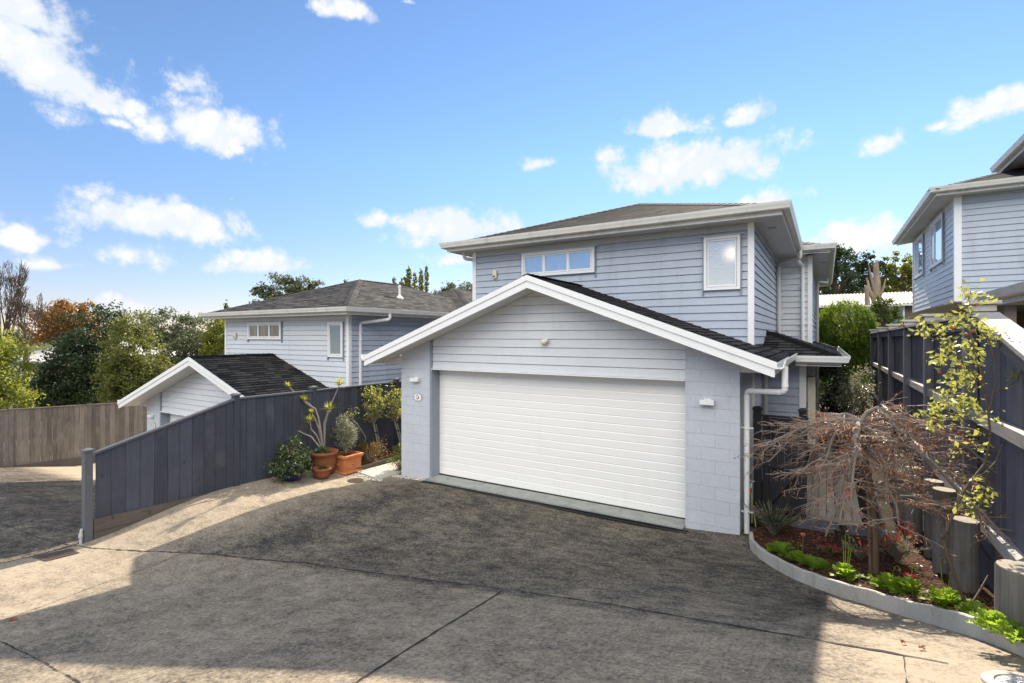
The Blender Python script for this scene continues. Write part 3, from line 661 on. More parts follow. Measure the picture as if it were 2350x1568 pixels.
        downpipe(root, off, [(-.50,10.2,4.70),(-.50,10.2,4.55),(-.985,9.62,4.45),(-.985,9.62,.2)], .042, 'pipe', [(-.985,9.62,4.0),(-.985,9.62,2.6)])
        for x, y in ((-2.0,12.1),(-2.2,16.5)):
            z = 4.78+.36*(-.545-x); m = MB(off); m.tube([(x,y,z-.05),(x,y,z+.34)], .035, 12); m.lathe((x,y,z-.05),[(.13,0),(.12,.06),(.05,.12),(.04,.16)],14); m.lathe((x,y,z+.33),[(.05,0),(.05,.05),(.02,.07)],12); m.build('vent_pipe', M['pipe'], root)
    # ------------------------------------------------ garage
    q = goff; x0, x1, xi0, xi1 = G['x0'], G['x1'], G['xi0'], G['xi1']; gy, yb = G['gy'], G['yb']
    ax, az, sl = G['ax'], G['az'], G['sl']; el, er = G['el'], G['er']; zb = G['zb']; yend = G['yend']
    zt = lambda x: az-sl*abs(x-ax)-.17
    def block(nm, xs, mat='block', y1=gy+.19):
        m = MB(q); m.prism_xz([(xs[0],zb),(xs[1],zb),(xs[1],zt(xs[1])),(xs[0],zt(xs[0]))], gy, y1); return m.build(nm, M[mat], root)
    block('block_pillar', (x0,xi0)); block('block_pillar', (xi1,x1))
    m = MB(q); m.box((x1-.19,gy+.192,zb),(x1-.001,10.75,zt(x1)-.0)); m.build('garage_side_wall', M['block'], root)
    m = MB(q); m.box((x0+.001,gy+.192,zb),(x0+.19,17,zt(x0))); m.build('garage_side_wall', M['block'], root)
    zd = G['zd']; m = MB(q)
    m.lapped([(xi0+.055,zd),(xi1,zd),(xi1,zt(xi1)),(ax,zt(ax)),(xi0+.055,zt(xi0+.055))], (0,gy+.03,0), (1,0,0), (0,0,1), (0,-1,0), .15, .019, zd, .002, .010); m.build('gable_cladding', M['board_lit'], root)
    m = MB(q); m.box((xi0,gy-.012,zb),(xi0+.052,gy+.03,zt(xi0)-.015)); m.build('corner_strip', M['jamb'], root)
    m = MB(q); m.box((xi0+.053,gy-.03,zd-.022),(xi1-.002,gy+.03,zd-.004)); m.build('head_flashing', M['white'], root)
    m = MB(q); m.box((xi0+.02,gy+.04,zd-.01),(xi1,gy+.35,zd+.06)); m.build('lintel', M['jamb'], root)
    m = MB(q); m.box((xi0+.0,gy+.032,zb),(xi0+.05,gy+.30,zd-.012)); m.build('door_jamb', M['jamb'], root)
    dm = MB(q); W = xi1-xi0; dh = zd-G['zf']; n = 16; ph = dh/n
    dy = gy+.24
    for i in range(n):
        a, b = G['zf']+i*ph, G['zf']+(i+1)*ph
        pr = [(0,a),(-.0,a),( -.0055,a+.010),(-.0055,b-.014),(-.002,b-.005),(0,b)]
        for (ya,za),(yb_,zb_) in zip(pr[:-1], pr[1:]):
            if abs(za-zb_)+abs(ya-yb_) > 1e-6: dm.poly([(xi0+.04,dy+ya,za),(xi1,dy+ya,za),(xi1,dy+yb_,zb_),(xi0+.04,dy+yb_,zb_)])
    d = dm.build('garage_door', M['door'], root)
    m = MB(q); m.box((xi0+.052,dy-.012,G['zf']-.022),(xi1,dy+.01,G['zf']-.001)); m.build('bottom_seal', M['black'], d)
    # roof slopes, soffit, barge boards
    k = 1/math.sqrt(1+sl*sl); m = MB(q)
    Lr = (er-ax)/k; Ll = (ax-el)/k
    m.lapped([(0,0),(yend-yb+.02,0),(yend-yb+.02,Lr),(0,Lr)], (er,yb-.02,az-sl*(er-ax)), (0,1,0), (-k,0,sl*k), (sl*k,0,k), .142, .010)
    m.lapped([(0,0),(yend+2-yb+.02,0),(yend+2-yb+.02,Ll),(0,Ll)], (el,yend+2,az-sl*(ax-el)), (0,-1,0), (k,0,sl*k), (-sl*k,0,k), .142, .010)
    m.build('garage_roof', M['roof'], root)
    m = MB(q); caps(m, (ax,yb,az+.005), (ax,uy+2,az+.005), .12); m.build('garage_ridge_cap', M['roof'], root)
    m = MB(q)
    for e in (el+.06, er-.06):
        m.hexa([(min(e,ax),yb+.03,az-.18-sl*abs(min(e,ax)-ax)),(max(e,ax),yb+.03,az-.18-sl*abs(max(e,ax)-ax)),(max(e,ax),gy+.01,az-.18-sl*abs(max(e,ax)-ax)),(min(e,ax),gy+.01,az-.18-sl*abs(min(e,ax)-ax)),
                (min(e,ax),yb+.03,az-.165-sl*abs(min(e,ax)-ax)),(max(e,ax),yb+.03,az-.165-sl*abs(max(e,ax)-ax)),(max(e,ax),gy+.01,az-.165-sl*abs(max(e,ax)-ax)),(min(e,ax),gy+.01,az-.165-sl*abs(min(e,ax)-ax))])
    m.build('gable_soffit', M['soffit'], root)
    for e, s in ((el,-1),(er,1)):
        zz = lambda x: az-sl*abs(x-ax); e2 = e-s*.03
        m = MB(q); m.prism_xz([(ax,az-.215),(ax,az-.01),(e2,zz(e2)-.01),(e2,zz(e2)-.205),(e2-s*.02,zz(e2)-.205)][::(1 if s < 0 else -1)], yb-.022, yb+.004); b = m.build('barge_board', M['white'], root)
        m = MB(q); m.prism_xz([(ax,az-.095),(ax,az-.002),(e,zz(e)-.002),(e,zz(e)-.095)][::(1 if s < 0 else -1)], yb-.040, yb-.0225); m.build('cover_board', M['white'], b)
        wx = x0 if s < 0 else x1; ze = zz(e)-.12
        m = MB(q); m.prism_xz([(wx-s*.0,zz(wx)-.19),(wx,ze-.06),(e-s*.05,ze-.06),(e-s*.05,ze-.03)][::(1 if s < 0 else -1)], gy+.012, gy+.03); m.box((min(wx,e-s*.05),gy+.031,ze-.06),(max(wx,e-s*.05),yend,ze-.048)); m.build('eave_soffit', M['soffit'], root)
        m = MB(q); ex = e-s*.03; m.extrude([(qo+.002,w-.085) for qo, w in GUT], (ex,yb+.0,zz(e)+.0), (ex,yend,zz(e)+.0), (s,0,0)); m.build('gutter', M['white'], root)
        m = MB(q); m.extrude([(-.022,-.17),(0,-.17),(0,-.02),(-.022,-.02)], (ex,yb+.02,zz(e)), (ex,yend,zz(e)), (s,0,0)); m.build('fascia', M['white'], root)
    if main:
        # lower wing beside the garage with its hip roof
        m = MB(); m.lapped([(0,-.1),(.71,-.1),(.71,2.3),(0,2.3)], (-1.04,10.75,0), (1,0,0), (0,0,1), (0,-1,0), .15, .019, 0, .002, .010); m.build('lower_wing_wall', M['board'], root)
        m = MB(); m.box((-.42,10.715,-.1),(-.31,10.81,2.26)); m.build('corner_board', M['white'], root)
        wx1, wy0, wz = .24, 10.24, 2.40; sl2 = .36; kk = 1/math.sqrt(1+sl2*sl2)
        m = MB(); m.lapped([(-1.3,0),(1.5,0),(.0,1.5/kk),(-1.3,1.5/kk)], (wx1-1.5,wy0,wz), (1,0,0), (0,kk,sl2*kk), (0,-sl2*kk,kk), .142, .010)
        m.lapped([(0,0),(12,0),(12,1.5/kk),(1.5,1.5/kk)], (wx1,wy0,wz), (0,1,0), (-kk,0,sl2*kk), (sl2*kk,0,kk), .142, .010); m.build('lower_wing_roof', M['roof'], root)
        m = MB(); caps(m, (wx1,wy0,wz), (wx1-1.5,wy0+1.5,wz+1.5*sl2), .12); m.build('ridge_cap', M['roof'], root)
        g, f, s = MB(), MB(), MB()
        for a, b, out, m0, m1 in (((-.46,10.27,2.39),(.22,10.27,2.39),(0,-1,0),0,1),((.22,10.27,2.39),(.22,22,2.39),(1,0,0),1,0)):
            g.extrude([(qq+.002,w-.085) for qq, w in GUT], a, b, out, m0, m1); f.extrude([(-.022,-.15),(0,-.15),(0,0),(-.022,0)], a, b, out, m0, m1)
            s.extrude([(-.5,-.135),(-.023,-.135),(-.023,-.123),(-.5,-.123)], a, b, out, 0, m1)
        g.build('gutter', M['white'], root); f.build('fascia', M['gutter'], root); s.build('soffit', M['soffit'], root)
        downpipe(root, (0,0,0), [(-.455,7.46,2.37),(-.455,7.46,2.03),(-.965,7.93,1.98),(-.965,7.93,-.1)], .038, 'pipe', [(-.965,7.93,1.45),(-.965,7.93,.25)])
        downpipe(root, (0,0,0), [(-.965,10.55,2.2),(-.965,10.6,0)], .043, 'grey')
        downpipe(root, (0,0,0), [(-8.10,8.6,2.30),(-8.10,8.6,2.14),(-7.62,8.62,2.06),(-7.60,8.62,-.1)], .043, 'pipe_cream')
        m = MB(); m.box((-.30,10.98,.75),(-.17,11.35,2.0)); m.build('meter_box', M['cream'], root, False, .01)
    return root
G1 = dict(x0=-7.56, x1=-1.04, xi0=-6.775, xi1=-1.79, gy=7.8, yb=7.3, ax=-4.22, az=3.78, sl=.366, el=-8.13, er=-.53, zb=-.4, zd=2.115, zf=-.045, yend=10.3)
house('gable_house', 'pale blue-grey weatherboard house with white double garage door under a broad gable', (0,0,0), (0,0,0), G1, 'main')
G2 = dict(x0=-17.2, x1=-10.3, xi0=-16.38, xi1=-11.05, gy=7.1, yb=6.6, ax=-13.68, az=2.24, sl=.345, el=-17.75, er=-9.75, zb=-1.9, zd=.60, zf=-1.55, yend=9.6)
house('gable_house', 'neighbouring blue-grey house beyond the dark fence, its black garage roof below the upper windows', (-9.4,-.42,-1.34), (0,0,0), G2, 'left')
wall_lamp((0,0,0), (-7.14,7.80,1.87), 'small white box lamp on the pillar left of the big garage door')
wall_lamp((0,0,0), (-1.47,7.80,1.80), 'small white box lamp on the pillar right of the big garage door')
wall_lamp((0,0,0), (-16.85,7.10,.42), 'small white box lamp on the lower neighbouring garage pillar')
oval_plaque((0,0,0), (-7.10,7.80,1.515), 'oval white house number plaque under the left lamp of the big garage')
oval_plaque((0,0,0), (-16.75,7.10,.15), 'small oval number plaque on the lower neighbouring garage pillar')
sensor((0,0,0), (-6.18,9.28,4.1), 'cream motion sensor beside the three-pane upstairs window of the main house')
sensor((-9.4,-.42,-1.34), (-6.18,9.28,4.1), 'cream motion sensor on the upper wall of the neighbouring house')
c = V((-4.16,7.81,2.66)); t = thing('security_sensor', tuple(c), 'cream wall sensor in the middle of the garage gable cladding', 'sensor')
m = MB(); m.box(c+V((-.06,-.02,-.05)), c+V((.06,.01,.05))); m.build('base_plate', M['cream'], t, False, .01)
m = MB(); m.lathe(c+V((0,-.055,-.045)), [(.03,0),(.055,.03),(.055,.075),(.03,.095)], 16); m.build('sensor_head', M['cream'], t, True)
m = MB(); m.box(c+V((.01,-.10,.0)), c+V((.085,-.03,.055))); m.build('visor', M['cream'], t, False, .01)
# ---------------------------------------------------------------- house on the right behind the fence
root = thing('corner_house', (5,15.1,.9), 'upper storey of a blue-grey house jutting out behind the right fence', 'house')
x0, y0, zb, zs = 2.5, 15.1, 3.56, 5.95
def wl(nm, poly, o, u, n, mat='board'):
    m = MB(); m.lapped(poly, o, u, (0,0,1), n, .137, .019, zb, .002, .010); m.build(nm, M[mat], root)
wl('front_wall', [(0,zb),(9,zb),(9,zs),(0,zs)], (x0,y0,0), (1,0,0), (0,-1,0)); wl('side_wall', [(0,zb),(6.5,zb),(6.5,zs),(0,zs)], (x0,21.6,0), (0,-1,0), (-1,0,0), 'board_lit')
for q in (((x0-.03,y0-.032,zb-.01),(x0+.10,y0+.09,zs)),((x0-.03,21.55,zb-.01),(x0+.06,21.64,zs))):
    m = MB(); m.box(*q); m.build('corner_board', M['white'], root)
m = MB(); m.box((x0-.005,y0+.0,zb-.03),(11.5,21.6,zb-.012)); m.build('floor_soffit', M['soffit'], root)
m = MB(); m.box((x0+.9,y0+.4,.5),(x0+1.1,21.4,zb-.03)); m.box((x0+.9,21.3,.5),(11,21.5,zb-.03)); m.build('lower_wall', M['brown_brick'], root)
m = MB(); hip(m, 2.03-.0, 11.5, 14.65, 22.3, 6.06, .36); m.build('roof', M['roof_lit'], root)
m = MB(); hh = 3.825; caps(m, (2.03,14.65,6.06), (2.03+hh,14.65+hh,6.06+.36*hh)); m.build('ridge_cap', M['cap'], root)
eaves(root, (0,0,0), 2.10, 11.4, 14.72, 22.2, 6.07, 'fl', .42)
for (ya, yb_) in ((16.3,18.0),(19.3,20.9)):
    window(root, (0,0,0), (x0-.021,yb_,4.62), (0,-1,0), (-1,0,0), yb_-ya, 1.2, [.62,1.38], M['glass'])
gw = MB(); gw.lapped([(0,6.3),(6,6.3),(6,6.8),(0,6.8)], (3.95,20.8,0), (0,-1,0), (0,0,1), (-1,0,0), .137, .019); gw.build('clerestory_wall', M['board'], root)
g, f, s = MB(), MB(), MB(); a, b = (3.55,16.8,6.86), (3.55,14.2,6.86)
g.extrude([(q+.002,w-.085) for q, w in GUT], a, b, (-1,0,0)); f.extrude([(-.022,-.17),(0,-.17),(0,.02),(-.022,.02)], a, b, (-1,0,0)); s.extrude([(-.42,-.15),(-.02,-.15),(-.02,-.138),(-.42,-.138)], a, b, (-1,0,0))
g.build('clerestory_gutter', M['gutter'], root); f.build('clerestory_fascia', M['gutter'], root); s.build('clerestory_soffit', M['soffit'], root)
k = 1/math.sqrt(1+.36**2); m = MB(); m.lapped([(0,0),(2.64,0),(2.64,3),(0,3)], (3.5,16.82,6.87), (0,-1,0), (k,0,.36*k), (-.36*k,0,k), .142, .010); m.build('clerestory_roof', M['roof_lit'], root)
m = MB(); m.prism_xz([(3.95,6.2),(9,6.2),(9,8.6),(3.95,6.75)], 16.55, 16.8); m.build('clerestory_end_wall', M['board'], root)
# lower brick block with its own eave, nearer the camera
root = thing('brick_garage', (4.5,8,.9), 'brown brick lower block with pale gutter close behind the right fence', 'garage')
m = MB(); m.box((2.62,5.0,.6),(2.82,10.0,3.2)); m.box((2.821,9.8,.6),(8,10.0,3.2)); m.build('wall', M['brown_brick'], root)
m = MB(); m.extrude([(q+.002,w-.085) for q, w in GUT], (2.1,10.35,3.37), (2.1,4.6,3.37), (-1,0,0), 1, 0); m.extrude([(q+.002,w-.085) for q, w in GUT], (8,10.35,3.37), (2.1,10.35,3.37), (0,1,0), 0, 1); m.build('gutter', M['gutter'], root)
m = MB(); m.extrude([(-.022,-.16),(0,-.16),(0,0),(-.022,0)], (2.1,10.35,3.37), (2.1,4.6,3.37), (-1,0,0), 1, 0); m.build('fascia', M['gutter'], root)
m = MB(); m.box((2.123,4.6,3.225),(8,10.32,3.237)); m.build('soffit', M['soffit'], root)
m = MB(); m.lapped([(0,0),(5.8,0),(5.8,4),(0,4)], (2.07,10.40,3.37), (0,-1,0), (k*1,0,.25*k), (-.25*k,0,k), .142, .010); m.build('roof', M['roof'], root)
# ---------------------------------------------------------------- fences
def paling_mesh(mb, y0, y1, x, w, gap, zbot, ztop, th=.02, alongx=False):
    y = y0
    while y < y1-.02:
        ww = w*random.uniform(.96, 1.03); b = min(y+ww, y1); j = random.uniform(-.004, .004); e = random.uniform(0, .008)
        mb.hexa([(x+j,y+gap,zbot(y)),(x+j+th,y+gap,zbot(y)),(x+j+th,b,zbot(b)-e),(x+j,b,zbot(b)-e),(x+j,y+gap,ztop(y)-e),(x+j+th,y+gap,ztop(y)-e),(x+j+th,b,ztop(b)-e),(x+j,b,ztop(b)-e)]); y += ww
# blue boundary fence
t = thing('paling_fence', (FX,7,0), 'dark blue paling fence sloping down to a grey end post between the two driveways', 'fence')
top = lambda y: float(np.interp(y, [3.07,5.24,14], [1.0,1.60,1.58])); bot = lambda y: float(np.interp(y, [3.07,4.5,6,14], [.06,.02,-.03,-.03]))
m = MB(); paling_mesh(m, 3.13, 14, FX-.02, .19, .007, bot, top); m.build('palings', M['fence_blue'], t)
m = MB(); ys = [3.07,5.24,14]
for a, b in zip(ys[:-1], ys[1:]): m.hexa([(FX-.06,a,top(a)+.0),(FX+.028,a,top(a)),(FX+.028,b,top(b)),(FX-.06,b,top(b)),(FX-.06,a,top(a)+.032),(FX+.028,a,top(a)+.032),(FX+.028,b,top(b)+.032),(FX-.06,b,top(b)+.032)])
m.build('capping_rail', M['fence_post'], t)
for i, y in enumerate((3.04,5.24,6.9,9.33,11.7)):
    m = MB(); zt_ = top(max(y,3.07))+.07; m.box((FX-.085,y-.05,-.9),(FX+.032,y+.05,zt_)); p = m.build('post', M['fence_post'] if i == 0 else M['fence_blue'], t, False, .004)
    m = MB(); m.box((FX-.10,y-.065,zt_),(FX+.047,y+.065,zt_+.028)); m.lathe((FX-.027,y,zt_+.028),[(.093,0),(.02,.022)],4,1,1,math.pi/4); m.build('post_cap', M['fence_post'], p)
m = MB(); m.hexa([(FX-.02,3.1,-.13),(FX+.03,3.1,-.13),(FX+.03,6.2,-.14),(FX-.02,6.2,-.14),(FX-.02,3.1,.058),(FX+.03,3.1,.058),(FX+.03,6.2,-.035),(FX-.02,6.2,-.035)]); m.build('base_board', M['sleeper'], t)
m = MB(); m.hexa([(FX-.02,3.1,-.38),(FX+.026,3.1,-.38),(FX+.026,5.2,-.38),(FX-.02,5.2,-.38),(FX-.02,3.1,-.136),(FX+.026,3.1,-.136),(FX+.026,5.2,-.145),(FX-.02,5.2,-.145)]); m.build('base_board', M['sleeper'], t)
m = MB(); m.hexa([(FX-.03,4.5,-1.6),(FX-.022,4.5,-1.6),(FX-.022,14,-1.6),(FX-.03,14,-1.6),(FX-.03,4.5,-.02),(FX-.022,4.5,-.02),(FX-.022,14,-.03),(FX-.03,14,-.03)]); m.hexa([(FX-.03,3.0,-1.2),(FX-.022,3.0,-1.2),(FX-.022,4.5,-1.2),(FX-.03,4.5,-1.2),(FX-.03,3.0,-.02),(FX-.022,3.0,-.02),(FX-.022,4.5,-.02),(FX-.03,4.5,-.02)]); m.build('retaining_board', M['sleeper'], t)
m = MB(); m.tube([(FX-.0,2.955,-.40),(FX-.0,2.955,-.12),(FX-.0,2.965,-.04)], .02, 10); m.lathe((FX,2.955,-.16),[(.028,0),(.028,.05)],10); tag(m.build('conduit_pipe', M['grey']), 'short grey pipe standing at the foot of the blue fence end post', 'pipe')
# raw timber fence far left
t = thing('timber_fence', (-22.3,6,-1.6), 'weathered brown timber paling fence along the far left of the lower drive', 'fence')
xx = -22.3; bt = lambda y: float(np.interp(y, [0,5.1,9.2,14], [-1.2,-1.40,-1.56,-1.75])); tp = lambda y: bt(y)+1.80
m = MB(); paling_mesh(m, 1.0, 13.5, xx, .15, .009, bt, tp); m.build('palings', M['raw'], t)
m = MB(); m.hexa([(xx-.03,1,tp(1)),(xx+.05,1,tp(1)),(xx+.05,13.5,tp(13.5)),(xx-.03,13.5,tp(13.5)),(xx-.03,1,tp(1)+.03),(xx+.05,1,tp(1)+.03),(xx+.05,13.5,tp(13.5)+.03),(xx-.03,13.5,tp(13.5)+.03)]); m.build('capping_rail', M['raw'], t)
for y in (3.3,5.36,7.4,9.5,11.6):
    m = MB(); m.box((xx-.03,y-.05,bt(y)-.6),(xx+.075,y+.05,tp(y)+.06)); m.build('post', M['raw'], t, False, .004)
m = MB(); m.hexa([(xx-.02,1,bt(1)-.5),(xx+.04,1,bt(1)-.5),(xx+.04,13.5,bt(13.5)-.5),(xx-.02,13.5,bt(13.5)-.5),(xx-.02,1,bt(1)),(xx+.04,1,bt(1)),(xx+.04,13.5,bt(13.5)),(xx-.02,13.5,bt(13.5))]); m.build('base_board', M['sleeper'], t)
# right boundary fence
RX = 1.25
t = thing('boundary_fence', (RX,9,.5), 'tall violet-grey board fence with sunlit rails along the right side', 'fence')
rt = lambda y: float(np.interp(y, [2.4,5.2,6.35,20], [1.95,2.66,2.96,2.83]))
m = MB(); paling_mesh(m, 2.2, 19.4, RX+.03, .15, .007, lambda y: .72, rt); m.build('palings', M['fence_right'], t)
ys = [2.2,6.30,19.4]; m = MB()
for a, b in zip(ys[:-1], ys[1:]): m.hexa([(RX-.09,a,rt(a)),(RX+.10,a,rt(a)),(RX+.10,b,rt(b)),(RX-.09,b,rt(b)),(RX-.09,a,rt(a)+.035),(RX+.10,a,rt(a)+.035),(RX+.10,b,rt(b)+.035),(RX-.09,b,rt(b)+.035)])
m.build('capping_board', M['rail'], t)
for k_, (za, h) in enumerate(((1.97,.10),(1.02,.10))):
    m = MB(); m.hexa([(RX-.055,2.2,za),(RX+.028,2.2,za),(RX+.028,19.4,za-.10),(RX-.055,19.4,za-.10),(RX-.055,2.2,za+h),(RX+.028,2.2,za+h),(RX+.028,19.4,za-.10+h),(RX-.055,19.4,za-.10+h)]); m.build('rail', M['rail'], t)
m = MB()
for a, b in zip(ys[:-1], ys[1:]): m.hexa([(RX-.05,a,rt(a)-.13),(RX+.028,a,rt(a)-.13),(RX+.028,b,rt(b)-.13),(RX-.05,b,rt(b)-.13),(RX-.05,a,rt(a)-.004),(RX+.028,a,rt(a)-.004),(RX+.028,b,rt(b)-.004),(RX-.05,b,rt(b)-.004)])
m.build('top_rail', M['fence_right'], t)
for i, y in enumerate((4.25,6.7,9.1,11.3,13.9,16.5,19.2)):
    m = MB(); m.box((RX-.085,y-.055,-.1),(RX+.02,y+.055,rt(y)-.003)); p = m.build('post', M['fence_right'], t, False, .004)
    if y > 5:
        m = MB(); yy = y if i > 1 else 6.42; m.box((RX-.09,yy-.09,rt(y)+.035),(RX+.09,yy+.09,rt(y)+.10)); m.box((RX-.12,yy-.12,rt(y)+.101),(RX+.12,yy+.12,rt(y)+.135)); m.build('post_cap', M['concrete'], p, False, .006)
m = MB()
for j in range(5): m.box((RX+.0,2.2,-.1+j*.17),(RX+.028,19.4,.062+j*.17))
m.build('retaining_board', M['fence_right'], t)
i = 0
for (x, y, r, zt_, lb) in ((1.00,4.18,.125,1.375,'widest round grey timber post, nearest the camera in the garden bed'),(1.05,5.95,.10,1.13,'middle round grey timber post behind the thin rose stem'),(1.03,6.75,.10,1.19,'tall round grey timber post behind the red maple leaves'),(1.05,7.5,.09,1.10,'round grey timber post at the far end of the garden bed'),(.98,8.5,.10,1.02,'shaded round timber post beside the front edge of the deck'),(.95,9.4,.10,1.00,'shaded round timber post second along the deck walkway'),(.96,10.4,.10,.98,'shaded round timber post third along the deck walkway')):
    t = thing('retaining_post', (x,y,bedz(x,y)), lb, 'timber post', 'round retaining posts along the right fence')
    m = MB(); z0 = bedz(x,y)-.15; N = 18
    prof = [(r*1.02,z0),(r,z0+.3),(r*.985,zt_-.012),(r*.96,zt_)]
    vs = []; fs = []
    for rr, z in prof:
        for k in range(N): a = 6.2832*k/N; q = rr*(1+.02*math.sin(3*a+i)); vs.append((x+q*math.cos(a), y+q*math.sin(a), z))
    for a_ in range(3):
        for k in range(N): fs.append((a_*N+k, a_*N+(k+1)%N, (a_+1)*N+(k+1)%N, (a_+1)*N+k))
    m.mesh(vs, fs); o = m.build('shaft', M['pole'], t, False)
    m = MB(); m.lathe((x,y,zt_-.004), [(r*.955,0),(r*.95,.006),(0,.008)], N); m.build('end_grain', M['poletop'], t); i += 1
# gate and its posts
t = thing('timber_gate', (-.5,8.55,0), 'black timber gate with diagonal brace at the side passage', 'gate')
gy = 8.58; m = MB()
for k in range(6): m.box((-.80+k*.09,gy,.12),(-.80+k*.09+.086,gy+.018,1.50))
m.build('boards', M['gate'], t)
m = MB()
for q in (((-.82,gy-.035,.1),(-.74,gy-.001,1.54)),((-.33,gy-.035,.1),(-.25,gy-.001,1.54))): m.box(*q)
for z in (.14,.78,1.44): m.box((-.739,gy-.033,z),(-.331,gy-.001,z+.09))
m.bar((-.72,gy-.016,.24),(-.35,gy-.016,.77),.07,.028); m.bar((-.35,gy-.016,.88),(-.72,gy-.016,1.43),.07,.028); m.build('frame', M['gate'], t)
m = MB(); m.box((-.84,gy-.05,1.541),(-.22,gy+.04,1.565)); m.build('top_cap', M['gate'], t)
for x, y, z, lb in ((-.88,8.45,1.66,'black gate post beside the white downpipe'),(-.30,8.86,1.62,'black gate post showing above the far end of the gate')):
    t2 = thing('gate_post', (x,y,0), lb, 'gate post')
    m = MB(); m.box((x-.05,y-.05,-.1),(x+.05,y+.05,z)); m.build('shaft', M['gate'], t2, False, .004)
    m = MB(); m.box((x-.065,y-.065,z),(x+.065,y+.065,z+.02)); m.lathe((x,y,z+.02),[(.092,0),(.05,.025),(.02,.03)],4,1,1,math.pi/4); m.build('cap', M['gate'], t2)
# garden tap and hose on the wall by the gate
t = thing('garden_tap', (-.93,8.2,.55), 'small brass garden tap with red hose connector near the gate', 'tap')
m = MB(); m.tube([(-.93,8.2,0),(-.93,8.2,.62)], .012, 8); m.tube([(-.93,8.2,.60),(-.93,8.12,.60),(-.93,8.09,.55)], .012, 8); m.build('pipe', M['grey'], t)
m = MB(); m.box((-.97,8.175,.625),(-.89,8.19,.64)); m.build('handle', M['grey'], t)
m = MB(); m.tube([(-.93,8.09,.55),(-.93,8.08,.49)], .017, 10); m.build('hose_connector', paint('red_plastic', (.5,.05,.03), .4), t)
m = MB(); m.tube([(-.93,8.08,.49),(-.91,8.06,.35),(-.88,8.05,.18),(-.86,8.03,.02)], .008, 8); m.build('hose', paint('yellow_hose', (.35,.33,.06), .5), t)
# far houses
def rot_thing(o, ang): o.rotation_euler.z = ang
t = thing('far_house', (-25.5,21,-2.6), 'pale metal roofed house with cream walls behind the far left trees', 'house')
bx, by = -25.5, 21.0; zb, ze = -3.2, 1.25
c0 = PT(60,828,31.0)
bx, by, ze = c0.x, c0.y, c0.z
m = MB(); m.lapped([(0,-3.2),(10,-3.2),(10,ze-.15),(0,ze-.15)], (bx-5.5,by+.5,0), (1,0,0), (0,0,1), (0,-1,0), .2, .02); m.lapped([(0,-3.2),(7,-3.2),(7,ze-.15),(0,ze-.15)], (bx+4.5,by+.5,0), (0,1,0), (0,0,1), (1,0,0), .2, .02); m.build('wall', M['cream_wall'], t)
m = MB(); hip(m, bx-6, bx+5, by, by+8.5, ze, .30, .4); m.build('roof', M['white_roof'], t)
eaves(t, (0,0,0), bx-5.95, bx+4.95, by+.05, by+8.4, ze, 'fr', .5)
window(t, (0,0,0), (bx+1.2,by+.47,-1.2), (1,0,0), (0,-1,0), 1.6, 1.3, [1,1], M['glass2'])
c0 = PT(1985,699,33.0); bx, by, ze = c0.x, c0.y, c0.z
t = thing('far_house', (bx,by+3,ze-3), 'timber house with rusty corrugated iron roof far behind the weeping tree', 'house')
m = MB(); nn = 96
for k in range(nn):
    x = bx-4.5+k*.1; h = .018*(1 if k % 2 else -1)
    m.poly([(x,by,ze+h),(x+.1,by,ze-h),(x+.1,by+4.2,ze+1.02-h),(x,by+4.2,ze+1.02+h)])
m.poly([(bx-4.5,by+8.4,ze),(bx-4.5,by+4.2,ze+1.02),(bx+5.1,by+4.2,ze+1.02),(bx+5.1,by+8.4,ze)]); m.build('roof', M['metal_roof'], t)
m = MB(); m.box((bx-4.0,by+.5,ze-4),(bx+4.6,by+.7,ze-.08)); m.box((bx+4.4,by+.71,ze-4),(bx+4.6,by+8,ze-.08)); m.build('wall', M['timber_wall'], t)
m = MB(); m.box((bx-4.5,by-.02,ze-.14),(bx+5.1,by+.03,ze-.03)); m.build('fascia', M['gutter'], t)
p = PY(2060,723,by+.5); window(t, (0,0,0), (p.x-.45,by+.49,p.z-.7), (1,0,0), (0,-1,0), .8, 1.3, [1], M['glass'])
p = PY(1960,723,by+.5); window(t, (0,0,0), (p.x-.5,by+.49,p.z-.5), (1,0,0), (0,-1,0), 1.4, 1.0, [1,1], M['glass'])
